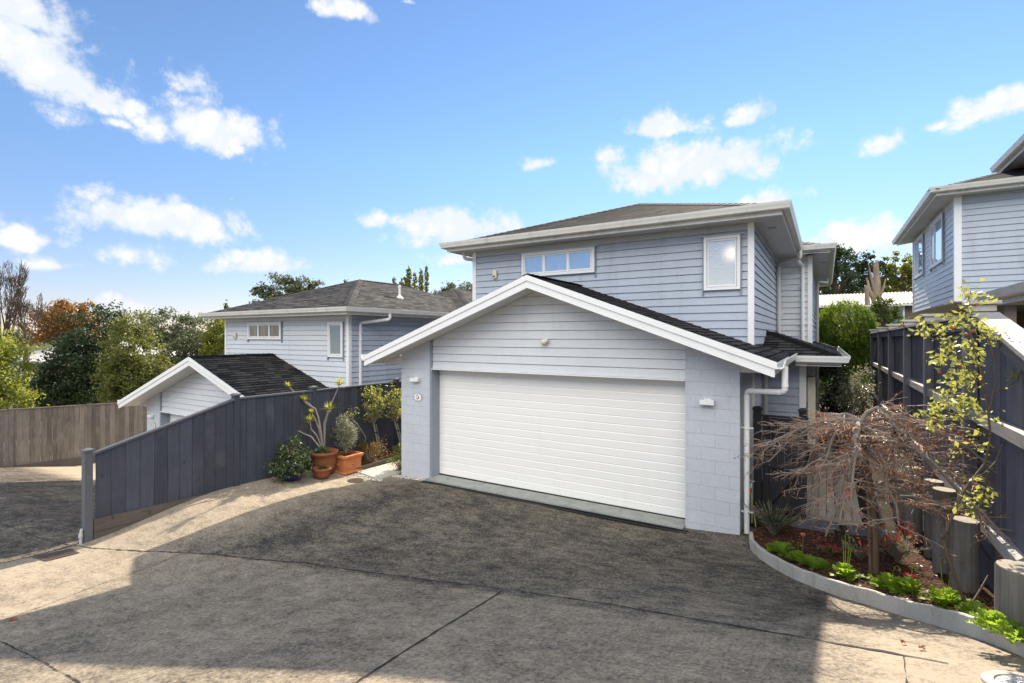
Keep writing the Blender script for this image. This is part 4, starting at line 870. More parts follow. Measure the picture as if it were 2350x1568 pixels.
# ---------------------------------------------------------------- plants
LM = dict(
 dark=leafmat('leaf_dark', (.016,.030,.014), (.055,.085,.030), .25),
 olive=leafmat('leaf_olive', (.06,.078,.02), (.19,.20,.05), .45),
 lime=leafmat('leaf_lime', (.11,.15,.015), (.32,.34,.05), .5),
 greygreen=leafmat('leaf_greygreen', (.040,.055,.030), (.15,.17,.085), .35),
 mid=leafmat('leaf_mid', (.035,.060,.014), (.12,.16,.030), .4),
 yellowgreen=leafmat('leaf_yellowgreen', (.06,.085,.012), (.22,.23,.03), .45),
 orange=leafmat('leaf_orange', (.065,.045,.016), (.30,.15,.03), .35),
 weep=leafmat('leaf_weeping', (.028,.062,.008), (.13,.20,.018), .5, (.24,.34,.02)),
 gloss=leafmat('leaf_glossy', (.018,.035,.014), (.075,.11,.03), .25, None, .22, .7),
 camellia=leafmat('leaf_pale_edge', (.04,.06,.025), (.36,.36,.24), .3, None, .3, .6),
 rose=leafmat('leaf_rose', (.10,.135,.03), (.36,.37,.09), .5, (.52,.52,.12)),
 drac=leafmat('leaf_strap', (.20,.22,.02), (.42,.42,.05), .5, (.6,.6,.08)),
 poppy=leafmat('leaf_poppy', (.12,.21,.02), (.28,.42,.04), .6, (.45,.62,.06)),
 red=leafmat('leaf_red', (.13,.014,.008), (.30,.05,.018), .45, (.42,.06,.025)),
 brown=leafmat('leaf_dry', (.14,.055,.03), (.34,.145,.065), .4),
 heath=leafmat('leaf_heath', (.075,.09,.05), (.30,.31,.20), .4),
 redhedge=leafmat('leaf_redtip', (.05,.065,.015), (.22,.13,.04), .4),
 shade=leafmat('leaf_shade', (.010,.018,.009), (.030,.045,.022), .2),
)
def unit_rows(a): return a/np.maximum(np.linalg.norm(a, axis=1, keepdims=True), 1e-9)
def leaf_geo(c, L, asp=.5, axis=None, spread=1.0, jitter=.3):
    n = len(c); a = rng.normal(size=(n, 3))
    if axis is not None: a = unit_rows(a)*spread + axis
    a = unit_rows(a); b = unit_rows(np.cross(a, rng.normal(size=(n, 3)))); nn = np.cross(a, b)
    l = (L*(1+jitter*rng.uniform(-1, 1, (n, 1)))); w = l*asp
    v = np.stack([c-a*l*.5, c+b*w*.5-a*l*.05+nn*w*.12, c+a*l*.5, c-b*w*.5-a*l*.05+nn*w*.12], 1).reshape(-1, 3)
    i = np.arange(n)[:, None]*4
    f = np.concatenate([i+np.array([[0, 1, 2]]), i+np.array([[0, 2, 3]])], 1).reshape(-1, 3)
    return v, f
def blob_points(blobs, n, shell=.55):
    w = np.array([b[3]*b[4]*b[5] for b in blobs]); w = w**.8; k = rng.choice(len(blobs), n, p=w/w.sum())
    B = np.array([b[:6] for b in blobs]); d = unit_rows(rng.normal(size=(n, 3))); r = rng.uniform(shell**3, 1, (n, 1))**(1/3)
    return B[k, :3] + d*r*B[k, 3:6]
def crown(blobs, n, L, mat, root, clumps=None, sig=.16, asp=.5, shell=.55, name='crown', axis=None, spread=1.0):
    clumps = clumps or max(20, n//70); cp = blob_points(blobs, clumps, shell); R = float(np.mean([b[3]+b[5] for b in blobs]))/2
    k = rng.integers(0, clumps, n); s = sig*R*rng.uniform(.5, 1.4, (clumps, 1))
    c = cp[k] + rng.normal(size=(n, 3))*s[k]*np.array([1, 1, .75])
    v, f = leaf_geo(c, L, asp, axis, spread); np_mesh(name, v, f, LM[mat], root); return cp
def limbs(mb, base, top, r, targets, r2=.25):
    mb.tube([base, base.lerp(top, .5)+V((random.uniform(-.05,.05),)*3), top], [r, r*.8, r*.65], 8)
    for q in targets:
        q = V(q); s = base.lerp(top, random.uniform(.55, 1)); m_ = s.lerp(q, .5)+UP*.12*(q-s).length+V((random.uniform(-.1,.1),random.uniform(-.1,.1),0))
        mb.tube([s, m_, q], [r*r2*1.6, r*r2, r*.06], 5)
def px_blobs(lst, t, depth=1.0):
    out = []
    for x, y, rx, ry in lst:
        p = PT(x, y, t); k = t/F; out.append((p.x, p.y, p.z, rx*k, rx*k*depth, ry*k))
    return out
def tree(name, label, cat, blobs, n, L, mat, ground, r=.12, bark='bark', base=None, ntw=26, group=None, **kw):
    b0 = np.array(blobs); cx, cy = (base if base else (np.average(b0[:, 0]), np.average(b0[:, 1])))
    t = thing(name, (cx, cy, ground), label, cat, group); cp = crown(blobs, n, L, mat, t, **kw)
    zt = float(np.average(b0[:, 2])); m = MB(); limbs(m, V((cx,cy,ground-.2)), V((cx,cy,ground+(zt-ground)*.8)), r, [cp[i] for i in rng.choice(len(cp), min(ntw, len(cp)), False)])
    m.build('trunk', M[bark], t); return t
# --- far left trees
tree('garden_tree', 'bright yellow-green shrub at the far left edge above the timber fence', 'shrub', px_blobs([(-5,850,55,70),(25,905,48,55),(-40,800,60,60),(15,810,30,28),(20,950,45,50)], 19), 9500, .12, 'lime', -1.9, .06, sig=.22)
tree('broadleaf_tree', 'large dark green tree overlapping the pale metal roof', 'tree', px_blobs([(215,765,62,55),(185,830,72,60),(150,870,60,60),(235,860,55,70),(120,905,38,40),(255,720,30,28),(180,920,80,40)], 22), 24000, .13, 'dark', -2.4, .14, sig=.17, shell=.4)
tree('olive_tree', 'yellow-green leafy tree right beside the large dark tree', 'tree', px_blobs([(300,800,58,52),(335,845,50,50),(275,870,45,50),(300,745,35,32),(300,890,60,40)], 20.5), 15000, .12, 'olive', -2.4, .10, sig=.17, shell=.4)
tree('hedge_tree', 'wide grey-green tree behind the black garage roof of the neighbour', 'tree', px_blobs([(390,755,55,42),(450,765,50,40),(420,805,75,40),(350,740,25,22),(490,800,40,40),(400,850,90,40)], 27), 17000, .14, 'greygreen', -2.4, .15, sig=.15, shell=.4)
tree('hedge_tree', 'green bush against the left corner of the neighbouring upper storey', 'bush', px_blobs([(505,765,32,38),(500,825,35,40)], 24), 6500, .13, 'yellowgreen', -2.4, .10, sig=.2)
tree('autumn_tree', 'autumn tree with orange and brown leaves on the left skyline', 'tree', px_blobs([(120,740,55,42),(170,725,42,36),(90,770,40,32),(195,755,32,38),(205,705,14,22)], 36), 7000, .20, 'orange', -2.6, .22, ntw=70, sig=.24, shell=.3)
tree('broadleaf_tree', 'rounded green tree rising behind the roof ridge of the neighbouring house', 'tree', px_blobs([(645,668,52,34),(690,660,34,22),(610,685,30,22),(720,655,14,10)], 34), 5600, .19, 'greygreen', -2.0, .2, sig=.2, shell=.4)
tree('broadleaf_tree', 'small pale tree between the columnar conifer and the main house', 'tree', px_blobs([(1050,672,36,22),(1015,680,26,20),(1085,670,30,24)], 40), 3200, .20, 'greygreen', -2.0, .2, ntw=40, sig=.22, shell=.3)
t = thing('columnar_conifer', tuple(PT(935,760,36)-UP*4), 'tall yellowish columnar conifer with several upright spires behind the roof', 'conifer')
bl = px_blobs([(905,668,6,36),(921,672,6,34),(938,655,7,46),(952,664,6,42),(966,655,6,46),(979,648,5,38),(891,678,4,24),(930,668,5,36),(913,690,8,16),(945,690,9,16),(968,688,8,16)], 36)
crown(bl, 17000, .11, 'yellowgreen', t, 1500, .05, .42, .1, axis=np.array([[0,0,1.0]]), spread=.5)
m = MB(); p = PT(938,760,36)
for x in (905,922,938,952,966,979): m.tube([(p.x,p.y,-2), PT(x,690,36), PT(x,640,36)], [.12,.07,.02], 5)
m.build('trunk', M['bark'], t)
for x, y, hh, lb in ((792,660,18,'tiny dark cypress tip just above the neighbouring roof ridge'),(521,700,14,'slim pale conifer tip above the left end of the neighbouring roof')):
    t = thing('cypress', tuple(PT(x,780,46)-UP*3), lb, 'conifer'); crown(px_blobs([(x,y,3,hh),(x,y+hh,5,hh),(x,y+2.5*hh,7,hh)], 46), 900, .16, 'mid' if x < 700 else 'dark', t, 60, .2, axis=np.array([[0,0,1.0]]), spread=.5)
    m = MB(); m.tube([PT(x,790,46)-UP*4, PT(x,y-5,46)], [.12,.02], 5); m.build('trunk', M['bark'], t)
tree('dense_bush', 'dark shady hedge along the back of the weathered timber fence', 'hedge', px_blobs([(x, 905+random.uniform(-8,8), 42, 42) for x in range(60,420,45)], 24.5), 12000, .13, 'dark', -2.4, .06, sig=.2)
# bare tree far left
def grow(mb, p, d, L, r, lv, spread=.5, lift=.15, n=3, tips=None, wob=.12, minr=.006, sides=4, ratio=.72):
    p = V(p); pts = [p]; rs = [r]; k = 4; dd = V(d)
    for i in range(k):
        dd = (dd+V((random.uniform(-wob,wob),random.uniform(-wob,wob),random.uniform(-wob,wob)))+UP*lift*.2).normalized()
        pts.append(pts[-1]+dd*L/k); rs.append(max(minr, r*(1-.38*(i+1)/k)))
    mb.tube(pts, rs, sides if lv > 1 else 3, False)
    if tips is not None and lv <= 1: tips += [tuple(q) for q in pts[1:]]
    if lv <= 0: return
    for i in range(n):
        a = random.uniform(0, 6.283); s = dd.cross(UP+V((.3,.1,0))).normalized(); b = dd.cross(s); side = s*math.cos(a)+b*math.sin(a)
        j = len(pts)-1 if i == 0 else random.randint(2, k)
        nd = (dd+side*(spread*random.uniform(.5,1.2))*(.5 if i == 0 else 1)+UP*lift).normalized()
        grow(mb, pts[j], nd, L*ratio*random.uniform(.8,1.15), rs[j]*(.8 if i == 0 else .6), lv-1, spread, lift, n, tips, wob, minr, sides, ratio)
for x, hh, lv, lb in ((8,1.0,5,'tall bare tree with dark upright limbs at the far left skyline'),(60,.62,5,'smaller bare tree beside the orange autumn tree')):
    p = PT(x, 772, 31); t = thing('bare_tree', (p.x,p.y,-2.6), lb, 'tree'); m = MB()
    m.tube([(p.x,p.y,-2.8),(p.x,p.y,2.0)], [.2,.15], 7)
    for k in range(4 if hh == 1 else 3): grow(m, (p.x,p.y,1.6+.25*k), (random.uniform(-.45,.45),random.uniform(-.4,.4),1), 1.75*hh, .085*hh, lv, .42, .22, 3, None, .10, .010)
    m.build('branches', M['bark'], t)
# --- right background
tree('pohutukawa_tree', 'big dark rounded tree on the skyline to the right of the main house', 'tree', px_blobs([(1895,600,46,36),(1945,610,52,40),(1990,630,38,36),(1860,630,40,40),(1930,650,75,45),(1880,578,22,14)], 46), 13000, .26, 'dark', 1.5, .35, sig=.13, shell=.5)
tree('broadleaf_tree', 'olive-green rounded tree beside the dead trunk on the skyline', 'tree', px_blobs([(2060,630,36,30),(2040,655,32,28),(2090,650,40,34),(2060,598,26,16)], 44), 5600, .24, 'yellowgreen', 1.5, .3, sig=.15, shell=.45)
tree('dense_bush', 'dense green bush under the dead trunk', 'bush', px_blobs([(2030,715,26,28),(2045,745,28,22),(2015,700,18,18)], 27), 3600, .13, 'mid', .9, .08, sig=.2)
tree('dense_bush', 'bush between the fence top and the jutting upper storey', 'bush', px_blobs([(2105,752,45,16),(2065,765,30,12)], 19), 2200, .10, 'yellowgreen', .9, .06, sig=.2)
t = thing('dead_tree_trunk', tuple(PT(2010,765,29)), 'pale dead tree trunk with broken forked top', 'dead tree'); m = MB()
for pts, rr in (([(2012,790),(2010,700),(2013,650),(2010,603),(2016,596)],[.27,.22,.18,.13,.02]),([(2010,700),(1995,668),(1990,645),(1988,638)],[.15,.09,.06,.02]),([(2013,690),(2026,660),(2031,640)],[.11,.06,.02]),([(2008,670),(1998,625),(1994,605)],[.10,.05,.015]),([(1992,700),(1988,660),(1985,655)],[.13,.10,.04])):
    m.tube([PT(x,y,29)+V((random.uniform(-.04,.04),random.uniform(-.1,.1),0)) for x, y in pts], rr, 9)
m.build('trunk', M['stump'], t)
# weeping green tree
def strands(blobs, n, L, seg, droop, leaf, asp, mat, root, name='crown'):
    c0 = blob_points(blobs, n, .82); ctr = np.array([b[:3] for b in blobs]).mean(0); out = c0-ctr; out[:, 2] = 0; out = unit_rows(out)
    pts = []; ax = []
    keep = c0[:, 2] > ctr[2]-.8
    for p, o in zip(c0[keep], out[keep]):
        l = rng.uniform(.5, 1)*L; k = int(l/seg)
        s = np.arange(k)[:, None]/max(1, k); q = p+o*(.35*l*s*(1-.5*s))+np.array([0, 0, -1])*(droop*l*s*s+.12*l*s)+rng.normal(size=(k, 3))*.045
        pts.append(q); ax.append(np.repeat(o[None]*.5+np.array([[0, 0, -1.0]]), k, 0))
    pts = np.concatenate(pts); ax = np.concatenate(ax); v, f = leaf_geo(pts, leaf, asp, ax, .55); np_mesh(name, v, f, LM[mat], root)
bl = px_blobs([(1938,752,58,64),(1900,800,38,50),(1982,800,34,46),(1940,830,60,60)], 18.5)
t = thing('weeping_tree', (bl[0][0],bl[0][1],.2), 'green weeping tree with cascading foliage behind the side passage', 'tree')
strands(bl, 2100, .85, .035, .9, .10, .30, 'weep', t); m = MB(); b0 = V(bl[0][:3])
limbs(m, V((b0.x,b0.y,0)), V((b0.x,b0.y,b0.z)), .11, [V(b0)+V((random.uniform(-1,1),random.uniform(-.8,.8),random.uniform(-.6,.7))) for _ in range(14)]); m.build('trunk', M['bark'], t)
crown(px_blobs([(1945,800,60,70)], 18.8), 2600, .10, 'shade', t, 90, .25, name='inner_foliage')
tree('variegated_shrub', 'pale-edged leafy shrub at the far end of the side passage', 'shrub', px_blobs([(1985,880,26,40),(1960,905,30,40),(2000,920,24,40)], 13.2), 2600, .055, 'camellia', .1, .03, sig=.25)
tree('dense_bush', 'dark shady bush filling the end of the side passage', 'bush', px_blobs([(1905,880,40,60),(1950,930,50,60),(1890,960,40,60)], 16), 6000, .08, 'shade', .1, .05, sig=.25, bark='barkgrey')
tree('dense_bush', 'dark green hedge closing the back garden behind the weeping tree', 'hedge', px_blobs([(1890,840,50,60),(1960,850,60,60),(2030,830,60,50)], 23), 6000, .13, 'dark', .3, .08, sig=.25)
t = thing('woodland', tuple(V((-40,60,-3))), 'distant belt of trees along the horizon', 'woodland', None); t['kind'] = 'stuff'
bl = []
for x in range(-200, 1200, 28): tt = random.uniform(60, 75); bl += px_blobs([(x, 775+random.uniform(-6,6), 26, random.uniform(12,22))], tt)
for x in range(1780, 2500, 30): bl += px_blobs([(x, 690+random.uniform(-10,10), 30, random.uniform(35,55))], random.uniform(58,66))
crown(bl, 26000, .5, 'greygreen', t, 2600, .10, name='foliage', shell=.3); t['kind'] = 'stuff'
# --- potted plants and roses by the blue fence
def gp(x, y): return V((x, y, gz(x, y)))
p = gp(-8.84,6.12); t = thing('potted_shrub', tuple(p), 'glossy leafy shrub spilling over a round cobalt blue glazed pot', 'potted plant')
m = MB(); m.lathe(p, [(.13,0),(.20,.07),(.225,.18),(.20,.30),(.185,.33),(.205,.35),(.205,.37),(.18,.37),(.17,.33)], 32); m.build('pot', M['bluepot'], t, True)
bb = [(p.x+a,p.y+b,p.z+c,r,r,r2) for a,b,c,r,r2 in ((-.05,0,.55,.30,.22),(.22,.05,.42,.24,.20),(-.22,.0,.40,.22,.18),(.05,-.12,.33,.30,.20),(.05,.05,.74,.13,.12),(.25,-.1,.28,.24,.20),(.05,-.24,.22,.24,.17),(-.2,-.1,.27,.18,.15),(.36,.02,.30,.16,.18))]
cp = crown(bb, 2500, .056, 'gloss', t, 230, .22, .55, .5, 'foliage'); m = MB()
for q in cp[:60]: m.tube([p+UP*.33, V(q).lerp(p+UP*.33,.5)+UP*.03, q], [.009,.006,.003], 4)
m.build('stem', M['twig'], t)
p = gp(-8.82,6.86); t = thing('potted_dragon_tree', tuple(p), 'tall dragon tree with yellow spiky heads in a big round terracotta pot', 'potted plant')
m = MB(); m.lathe(p, [(.17,0),(.215,.12),(.25,.30),(.265,.40),(.285,.41),(.29,.45),(.275,.47),(.25,.46),(.24,.40)], 36); m.build('pot', M['terra_shaded'], t, True)
m = MB(); m.lathe(p+UP*.40, [(.24,0),(0,.02)], 20); m.build('soil', M['mulch'], t)
heads = [(662,884,.13),(698,915,.16),(714,944,.14),(711,962,.17),(673,968,.12),(756,937,.20),(779,882,.235)]
stems = {0:[(738,1025),(731,960),(724,938),(703,926),(683,905),(664,890)],1:[(716,934),(708,926),(700,918)],2:[(735,1025),(732,985),(722,960),(715,948)],3:[(731,1020),(727,1000),(714,985),(711,966)],4:[(727,1022),(715,1003),(696,995),(678,985),(673,972)],5:[(742,1025),(746,975),(751,955),(756,941)],6:[(740,1025),(744,970),(757,935),(770,905),(778,887)]}
cc = p+UP*.42; tt = (cc-V((0,0,H))).dot(FW)
def P3(x, y, k): return PT(x, y, tt+k)
m = MB(); offs = {0:-.05,1:-.05,2:.05,3:-.1,4:-.12,5:.03,6:.08}
for k, s in stems.items():
    n = len(s); m.tube([cc if (i == 0 and k != 1) else P3(x, y, offs[k]*i/(n-1)) for i, (x, y) in enumerate(s)], [.017-.006*i/(n-1) for i in range(n)], 7)
m.build('stem', M['barkgrey'], t)
for k, (x, y, L) in enumerate(heads):
    m = MB(); c = P3(x, y+3, offs[k])
    for i in range(46):
        a = random.uniform(0,6.283); e = math.radians(random.triangular(-15,88,40)); d = V((math.cos(a)*math.cos(e),math.sin(a)*math.cos(e),math.sin(e))); l = L*random.uniform(.75,1.1); s = d.cross(UP+V((.01,0,0))).normalized()*.008*(L/.17); dr = UP*(-.10*l*math.cos(e))
        m.mesh([c-s*.6, c+s*.6, c+d*l*.5+s, c+d*l*.5-s, c+d*l+dr], [(0,1,2,3),(3,2,4)])
    m.build('leaf_head', LM['drac'], t)
bb = [(p.x+.09,p.y-.12,p.z+.49,.12,.11,.08)]; crown(bb, 420, .035, 'mid', t, 40, .3, .6, .3, 'foliage')
m = MB(); m.lathe((p.x-.12,p.y-.1,p.z+.42),[(.06,0),(.065,.06),(.04,.10),(.02,.11)],12); m.build('ornament', paint('teal_glaze',(.01,.09,.09),.3), t, True)
p = gp(-8.655,7.285); t = thing('potted_shrub', tuple(p), 'small-leaved grey-green shrub in a square terracotta planter', 'potted plant')
m = MB(); h = .37
def sq(w, z): return [(p.x-w,p.y-w,p.z+z),(p.x+w,p.y-w,p.z+z),(p.x+w,p.y+w,p.z+z),(p.x-w,p.y+w,p.z+z)]
rings = [(.235,0),(.235,.03),(.212,.045),(.222,.30),(.245,.315),(.258,.34),(.258,.375),(.245,.385),(.205,.385),(.200,.31)]
vs = []; fs = []
for w, z in rings: vs += sq(w, z)
for i in range(len(rings)-1):
    for k in range(4): fs.append((i*4+k, i*4+(k+1)%4, i*4+4+(k+1)%4, i*4+4+k))
fs += [(3,2,1,0)]; m.mesh(vs, fs); m.build('pot', M['terra'], t, False, .006)
for d in ((0,-1),(1,0)):
    m = MB(); c = p+V((d[0]*.222,d[1]*.222,.19)); o = V((d[0],d[1],0)); m.tube([c-o*.01,c+o*.012,c+o*.022],[.026,.024,.012],12); m.build('boss', M['terra'], t)
m = MB(); m.poly(sq(.203,.32)); m.build('soil', M['mulch'], t)
bb = [(p.x+a,p.y+b,p.z+c,r,r,r2) for a,b,c,r,r2 in ((0,0,.62,.17,.18),(-.10,0,.86,.16,.20),(.06,.05,.85,.14,.18),(-.04,0,1.07,.11,.13),(.12,0,.72,.12,.16),(.0,.0,1.18,.06,.06))]
cp = crown(bb, 3800, .038, 'heath', t, 240, .32, .42, .3, 'foliage'); m = MB()
for q in cp[:70]: m.tube([p+UP*.36, V(q).lerp(p+UP*.4,.4)+V((0,0,.02)), q], [.010,.006,.002], 4)
m.build('stem', M['barkgrey'], t)
p = gp(-8.58,6.62); t = thing('terracotta_bowl', tuple(p), 'small low terracotta bowl between the blue pot and the square planter', 'pot')
m = MB(); m.lathe(p, [(.11,0),(.155,.09),(.17,.17),(.185,.18),(.185,.21),(.165,.215),(.15,.17),(.14,.12)], 30); m.build('bowl', M['terra_shaded'], t, True)
m = MB(); m.lathe(p+UP*.15, [(.16,0),(0,.015)], 18); m.build('soil', M['mulch'], t)
bb = [(p.x,p.y,p.z+.21,.10,.10,.04)]; crown(bb, 90, .03, 'mid', t, 14, .3, .6, .3, 'seedling')
def ball(name, label, x, y, r, hz, n, L, mat, sig=.25):
    p = gp(x, y); t = thing(name, tuple(p), label, 'shrub'); cp = crown([(p.x,p.y,p.z+hz*.55,r,r,hz*.5)], n, L, mat, t, None, sig, .55, .55, 'foliage'); m = MB()
    for q in cp[:40]: m.tube([p, V(q).lerp(p,.4)+UP*.02, q], [.008,.006,.002], 4)
    m.build('stem', M['twig'], t)
ball('clipped_shrub', 'rounded shrub with reddish tips behind the square planter', -8.66, 7.95, .30, .50, 1900, .034, 'redhedge')
ball('clipped_shrub', 'small bright green ball shrub against the left garage pillar', -7.80, 8.02, .20, .45, 1500, .028, 'yellowgreen')
ball('low_shrub', 'low green plant at the foot of the right standard rose', -8.5, 8.75, .20, .26, 500, .045, 'mid')
def standard_rose(label, x, y, pts, blobs, seed):
    p = gp(x, y); p.z += .02; t = thing('standard_rose', tuple(p), label, 'rose tree', 'standard roses in front of the blue fence'); tt = (p-V((0,0,H))).dot(FW)
    bl = px_blobs(blobs, tt, .9); cp = crown(bl, 620, .062, 'rose', t, 80, .26, .6, .3, 'foliage'); m = MB(); fk = PT(pts[1][0], pts[1][1], tt)
    m.tube([p, p.lerp(fk,.5)+V((.01,0,0)), fk], [.024,.021,.023], 8)
    for i in range(7):
        a = i/7*6.283; d = V((math.cos(a)*.55,math.sin(a)*.55,1)).normalized(); grow(m, fk, d, .30, .013, 2, .55, .12, 2, None, .14, .0035, 5, .68)
    for q in cp[:26]: m.tube([fk, fk.lerp(V(q),.5)+V((random.uniform(-.05,.05),random.uniform(-.05,.05),.02)), q], [.008,.006,.003], 4)
    m.build('stem', M['barkgrey'], t); m = MB(); m.tube([p+V((.045,.03,-.1)), fk+V((.05,.03,-.02))], .013, 6); m.build('stake', paint('green_stake', (.10,.16,.13), .6), t)
    m = MB(); m.lathe(p.lerp(fk,.72)+V((.02,.01,0)), [(.042,0),(.042,.02)], 10); m.build('tie', M['black'], t)
standard_rose('left standard rose with thin leafy crown between the planter and the pillar', -8.88, 8.45, [(858,1023),(858,972)], [(848,905,22,18),(868,925,18,20),(838,922,12,16),(850,945,26,22),(862,893,12,10)], 1)
standard_rose('right standard rose partly hidden by the garage pillar', -8.68, 9.0, [(914,1032),(906,970)], [(895,915,22,26),(918,905,20,22),(905,940,24,24),(925,930,14,20),(900,890,14,12)], 2)
t = thing('rose_sapling', tuple(gp(-8.95,7.9)), 'thin climbing shoot with a few leaves leaning on the blue fence', 'climbing plant'); m = MB(); tt = 11.3
m.tube([gp(-8.95,7.95), PT(840,1005,tt), PT(822,975,tt), PT(806,961,tt), PT(798,960,tt)], [.008,.007,.006,.005,.004], 5); m.tube([PT(815,968,tt),PT(802,945,tt),PT(812,940,tt)],.004,4); m.build('stem', M['twig'], t)
v, f = leaf_geo(np.array([tuple(PT(random.gauss(805,9),random.gauss(945,7),tt)) for _ in range(40)]), .06, .6); np_mesh('foliage', v, f, LM['rose'], t)
# --- garden bed plants on the right
def bp(x, y): return V((x, y, bedz(x, y)))
def bed_px(x, y):
    r = ray(x, y); lo, hi = 2.0, 12.0
    for _ in range(40):
        q = V((0,0,H))+r*(lo+hi)/2
        if q.z > bedz(q.x, q.y): lo = (lo+hi)/2
        else: hi = (lo+hi)/2
    return V((0,0,H))+r*lo
base = bed_px(2008, 1318); tm = (base-V((0,0,H))).dot(FW)
t = thing('weeping_maple', tuple(base), 'leafless weeping maple with arching twiggy dome and dry reddish leaves', 'tree')
m = MB(); PM = lambda x, y, k=0: PT(x, y, tm+k)
trunk = [base-UP*.1, base+UP*.02, PM(2010,1240), PM(2002,1150), PM(1990,1060), PM(1978,1000), PM(1974,965)]
m.tube(trunk, [.050,.038,.032,.029,.027,.025,.022], 10)
m.tube([base+V((-.04,-.03,0)), PM(1991,1090)], [.017,.015], 6)
m.build('trunk', M['bark_maple'], t)
arch = []
def Q(a, b, c, n=9): return [a*(1-s)**2+b*2*s*(1-s)+c*s*s for s in [i/(n-1) for i in range(n)]]
top = PM(1974,968)
ARC = [(150,.22,.95,.62),(170,.12,1.05,.45),(195,.26,.85,.75),(215,.1,.9,.9),(240,.16,.75,.95),(265,.08,.7,1.0),(290,.14,.8,.85),(315,.20,1.0,.75),(340,.12,1.1,.55),(0,.22,1.25,.42),(15,.1,1.15,.65),(35,.2,1.0,.6),(60,.14,.8,.7),(90,.2,.7,.7),(120,.1,.8,.75)] + [(random.uniform(0,360), random.uniform(.02,.3), random.uniform(.5,1.25), random.uniform(.5,1.15)) for _ in range(4)]
for a, hh, R, end in ARC:
    a += random.uniform(-14,14); hh *= random.uniform(.5,1.4); R *= random.uniform(.8,1.2); ar = math.radians(a); d = RT*math.cos(ar)-FW*(-math.sin(ar)); d.normalize(); R *= 1.0+.22*math.cos(ar)
    s = top.lerp(trunk[3], random.random()**1.6); mid = s+d*R*.45+UP*hh; e = s+d*R-UP*end*.72*random.uniform(.8,1.15)
    e.z = max(e.z, base.z+random.uniform(.45,.75)); pts = [q+V((random.uniform(-.018,.018),random.uniform(-.018,.018),random.uniform(-.012,.012))) for q in Q(s, mid+UP*hh, e, 10)]
    arch.append((pts, d))
m = MB(); tw = MB(); tip = []
for pts, d in arch:
    m.tube(pts, [.021*(1-.8*i/9)+.003 for i in range(10)], 6)
    for i in range(1, 10):
        for k in range(3 if i > 2 else 2):
            p0 = pts[i].lerp(pts[i-1], random.random()); a = random.gauss(0, 1.15); dd = V((d.x*math.cos(a)-d.y*math.sin(a), d.x*math.sin(a)+d.y*math.cos(a), random.uniform(-.40,.28))).normalized()
            L = random.uniform(.16,.42); sub = [p0]; r0 = random.uniform(.003,.0055)
            for j in range(4):
                dd = (dd+V((random.uniform(-.3,.3),random.uniform(-.3,.3),random.uniform(-.16,.10)))).normalized(); sub.append(sub[-1]+dd*L/4)
            tw.tube(sub, [r0,r0*.85,r0*.7,r0*.55,r0*.4], 4, False); tip += sub[2:]
            for j in range(1, 5):
                for _ in range(2):
                    e = (dd+V((random.uniform(-.9,.9),random.uniform(-.9,.9),random.uniform(-.4,.3)))).normalized(); q = sub[j]; l = random.uniform(.05,.16)
                    q2 = q+e*l*.55+UP*random.uniform(-.012,.012); q3 = q+e*l+UP*random.uniform(-.03,.015); tw.tube([q,q2,q3], [.0026,.0021,.0014], 3, False); tip += [q2, q3]
m.build('branch', M['barkgrey'], t); tw.build('twigs', M['twig'], t)
T = np.array([tuple(q) for q in tip]); k = rng.integers(0, len(T), 6500)
v, f = leaf_geo(T[k]+rng.normal(size=(6500,3))*.016-np.array([[0,0,.012]]), .032, .30, np.array([[0,0,-.8]]), 1.0); np_mesh('dry_foliage', v, f, LM['brown'], t)
pts = []
for x, y, n in ((1915,1115,10),(1948,1130,12),(2000,1160,8),(2045,1240,30),(2075,1215,26),(2060,1228,24),(2100,1242,14),(1975,1262,10),(2110,1235,10),(2030,1195,8)):
    for _ in range(n): q = PM(x+random.gauss(0,14), y+random.gauss(0,10), random.uniform(-.25,.1)); pts.append(tuple(q))
v, f = leaf_geo(np.array(pts), .048, .34, np.array([[0,0,-.5]])); np_mesh('red_foliage', v, f, LM['red'], t)
# climbing rose
base = bed_px(2223, 1396); tr = (base-V((0,0,H))).dot(FW)
t = thing('climbing_rose', tuple(base), 'tall thorny rose with yellow-green leaves and red hips by the right fence', 'rose')
m = MB(); PR = lambda x, y, k=0.0: PT(x, y, tr+k)
canes = [[(2223,1396),(2197,1345),(2180,1290),(2163,1233),(2172,1215),(2192,1170),(2210,1130),(2232,1100),(2258,1067),(2268,1030),(2273,1000),(2268,950),(2262,905)],
 [(2268,950),(2275,925),(2284,880),(2283,830),(2270,780),(2250,760)],[(2262,905),(2245,870),(2215,840),(2190,805),(2175,790)],[(2262,905),(2250,850),(2240,820),(2228,770),(2215,720),(2222,690),(2228,668)],
 [(2190,805),(2150,780),(2120,772),(2103,765)],[(2284,830),(2295,790),(2280,770)],[(2273,1000),(2240,985),(2215,965),(2190,945)],[(2232,1100),(2262,1085),(2285,1060),(2300,1020)],[(2278,905),(2305,890),(2335,875),(2345,850)],
 [(2228,1390),(2252,1350),(2268,1320)],[(2240,870),(2215,900),(2190,905),(2165,925)],[(2215,720),(2190,735),(2165,760)],[(2192,1170),(2215,1180),(2235,1165)],[(2250,1165),(2262,1120),(2268,1070)],[(2163,1233),(2155,1228)],[(2163,1233),(2176,1218)]]
rad0 = [.0135,.009,.007,.007,.006,.005,.006,.008,.005,.010,.006,.005,.006,.009,.012,.012]
for s, r0 in zip(canes, rad0):
    n = len(s); o1 = random.uniform(-.18,.18) if n < 10 else .08
    m.tube([PR(x, y, .25*min(1, max(0,(1300-y)/400))*.6+o1*i/(n-1)) for i, (x, y) in enumerate(s)], [r0*(1-.5*i/(n-1)) for i in range(n)], 7)
m.build('stem', M['bark_maple'], t)
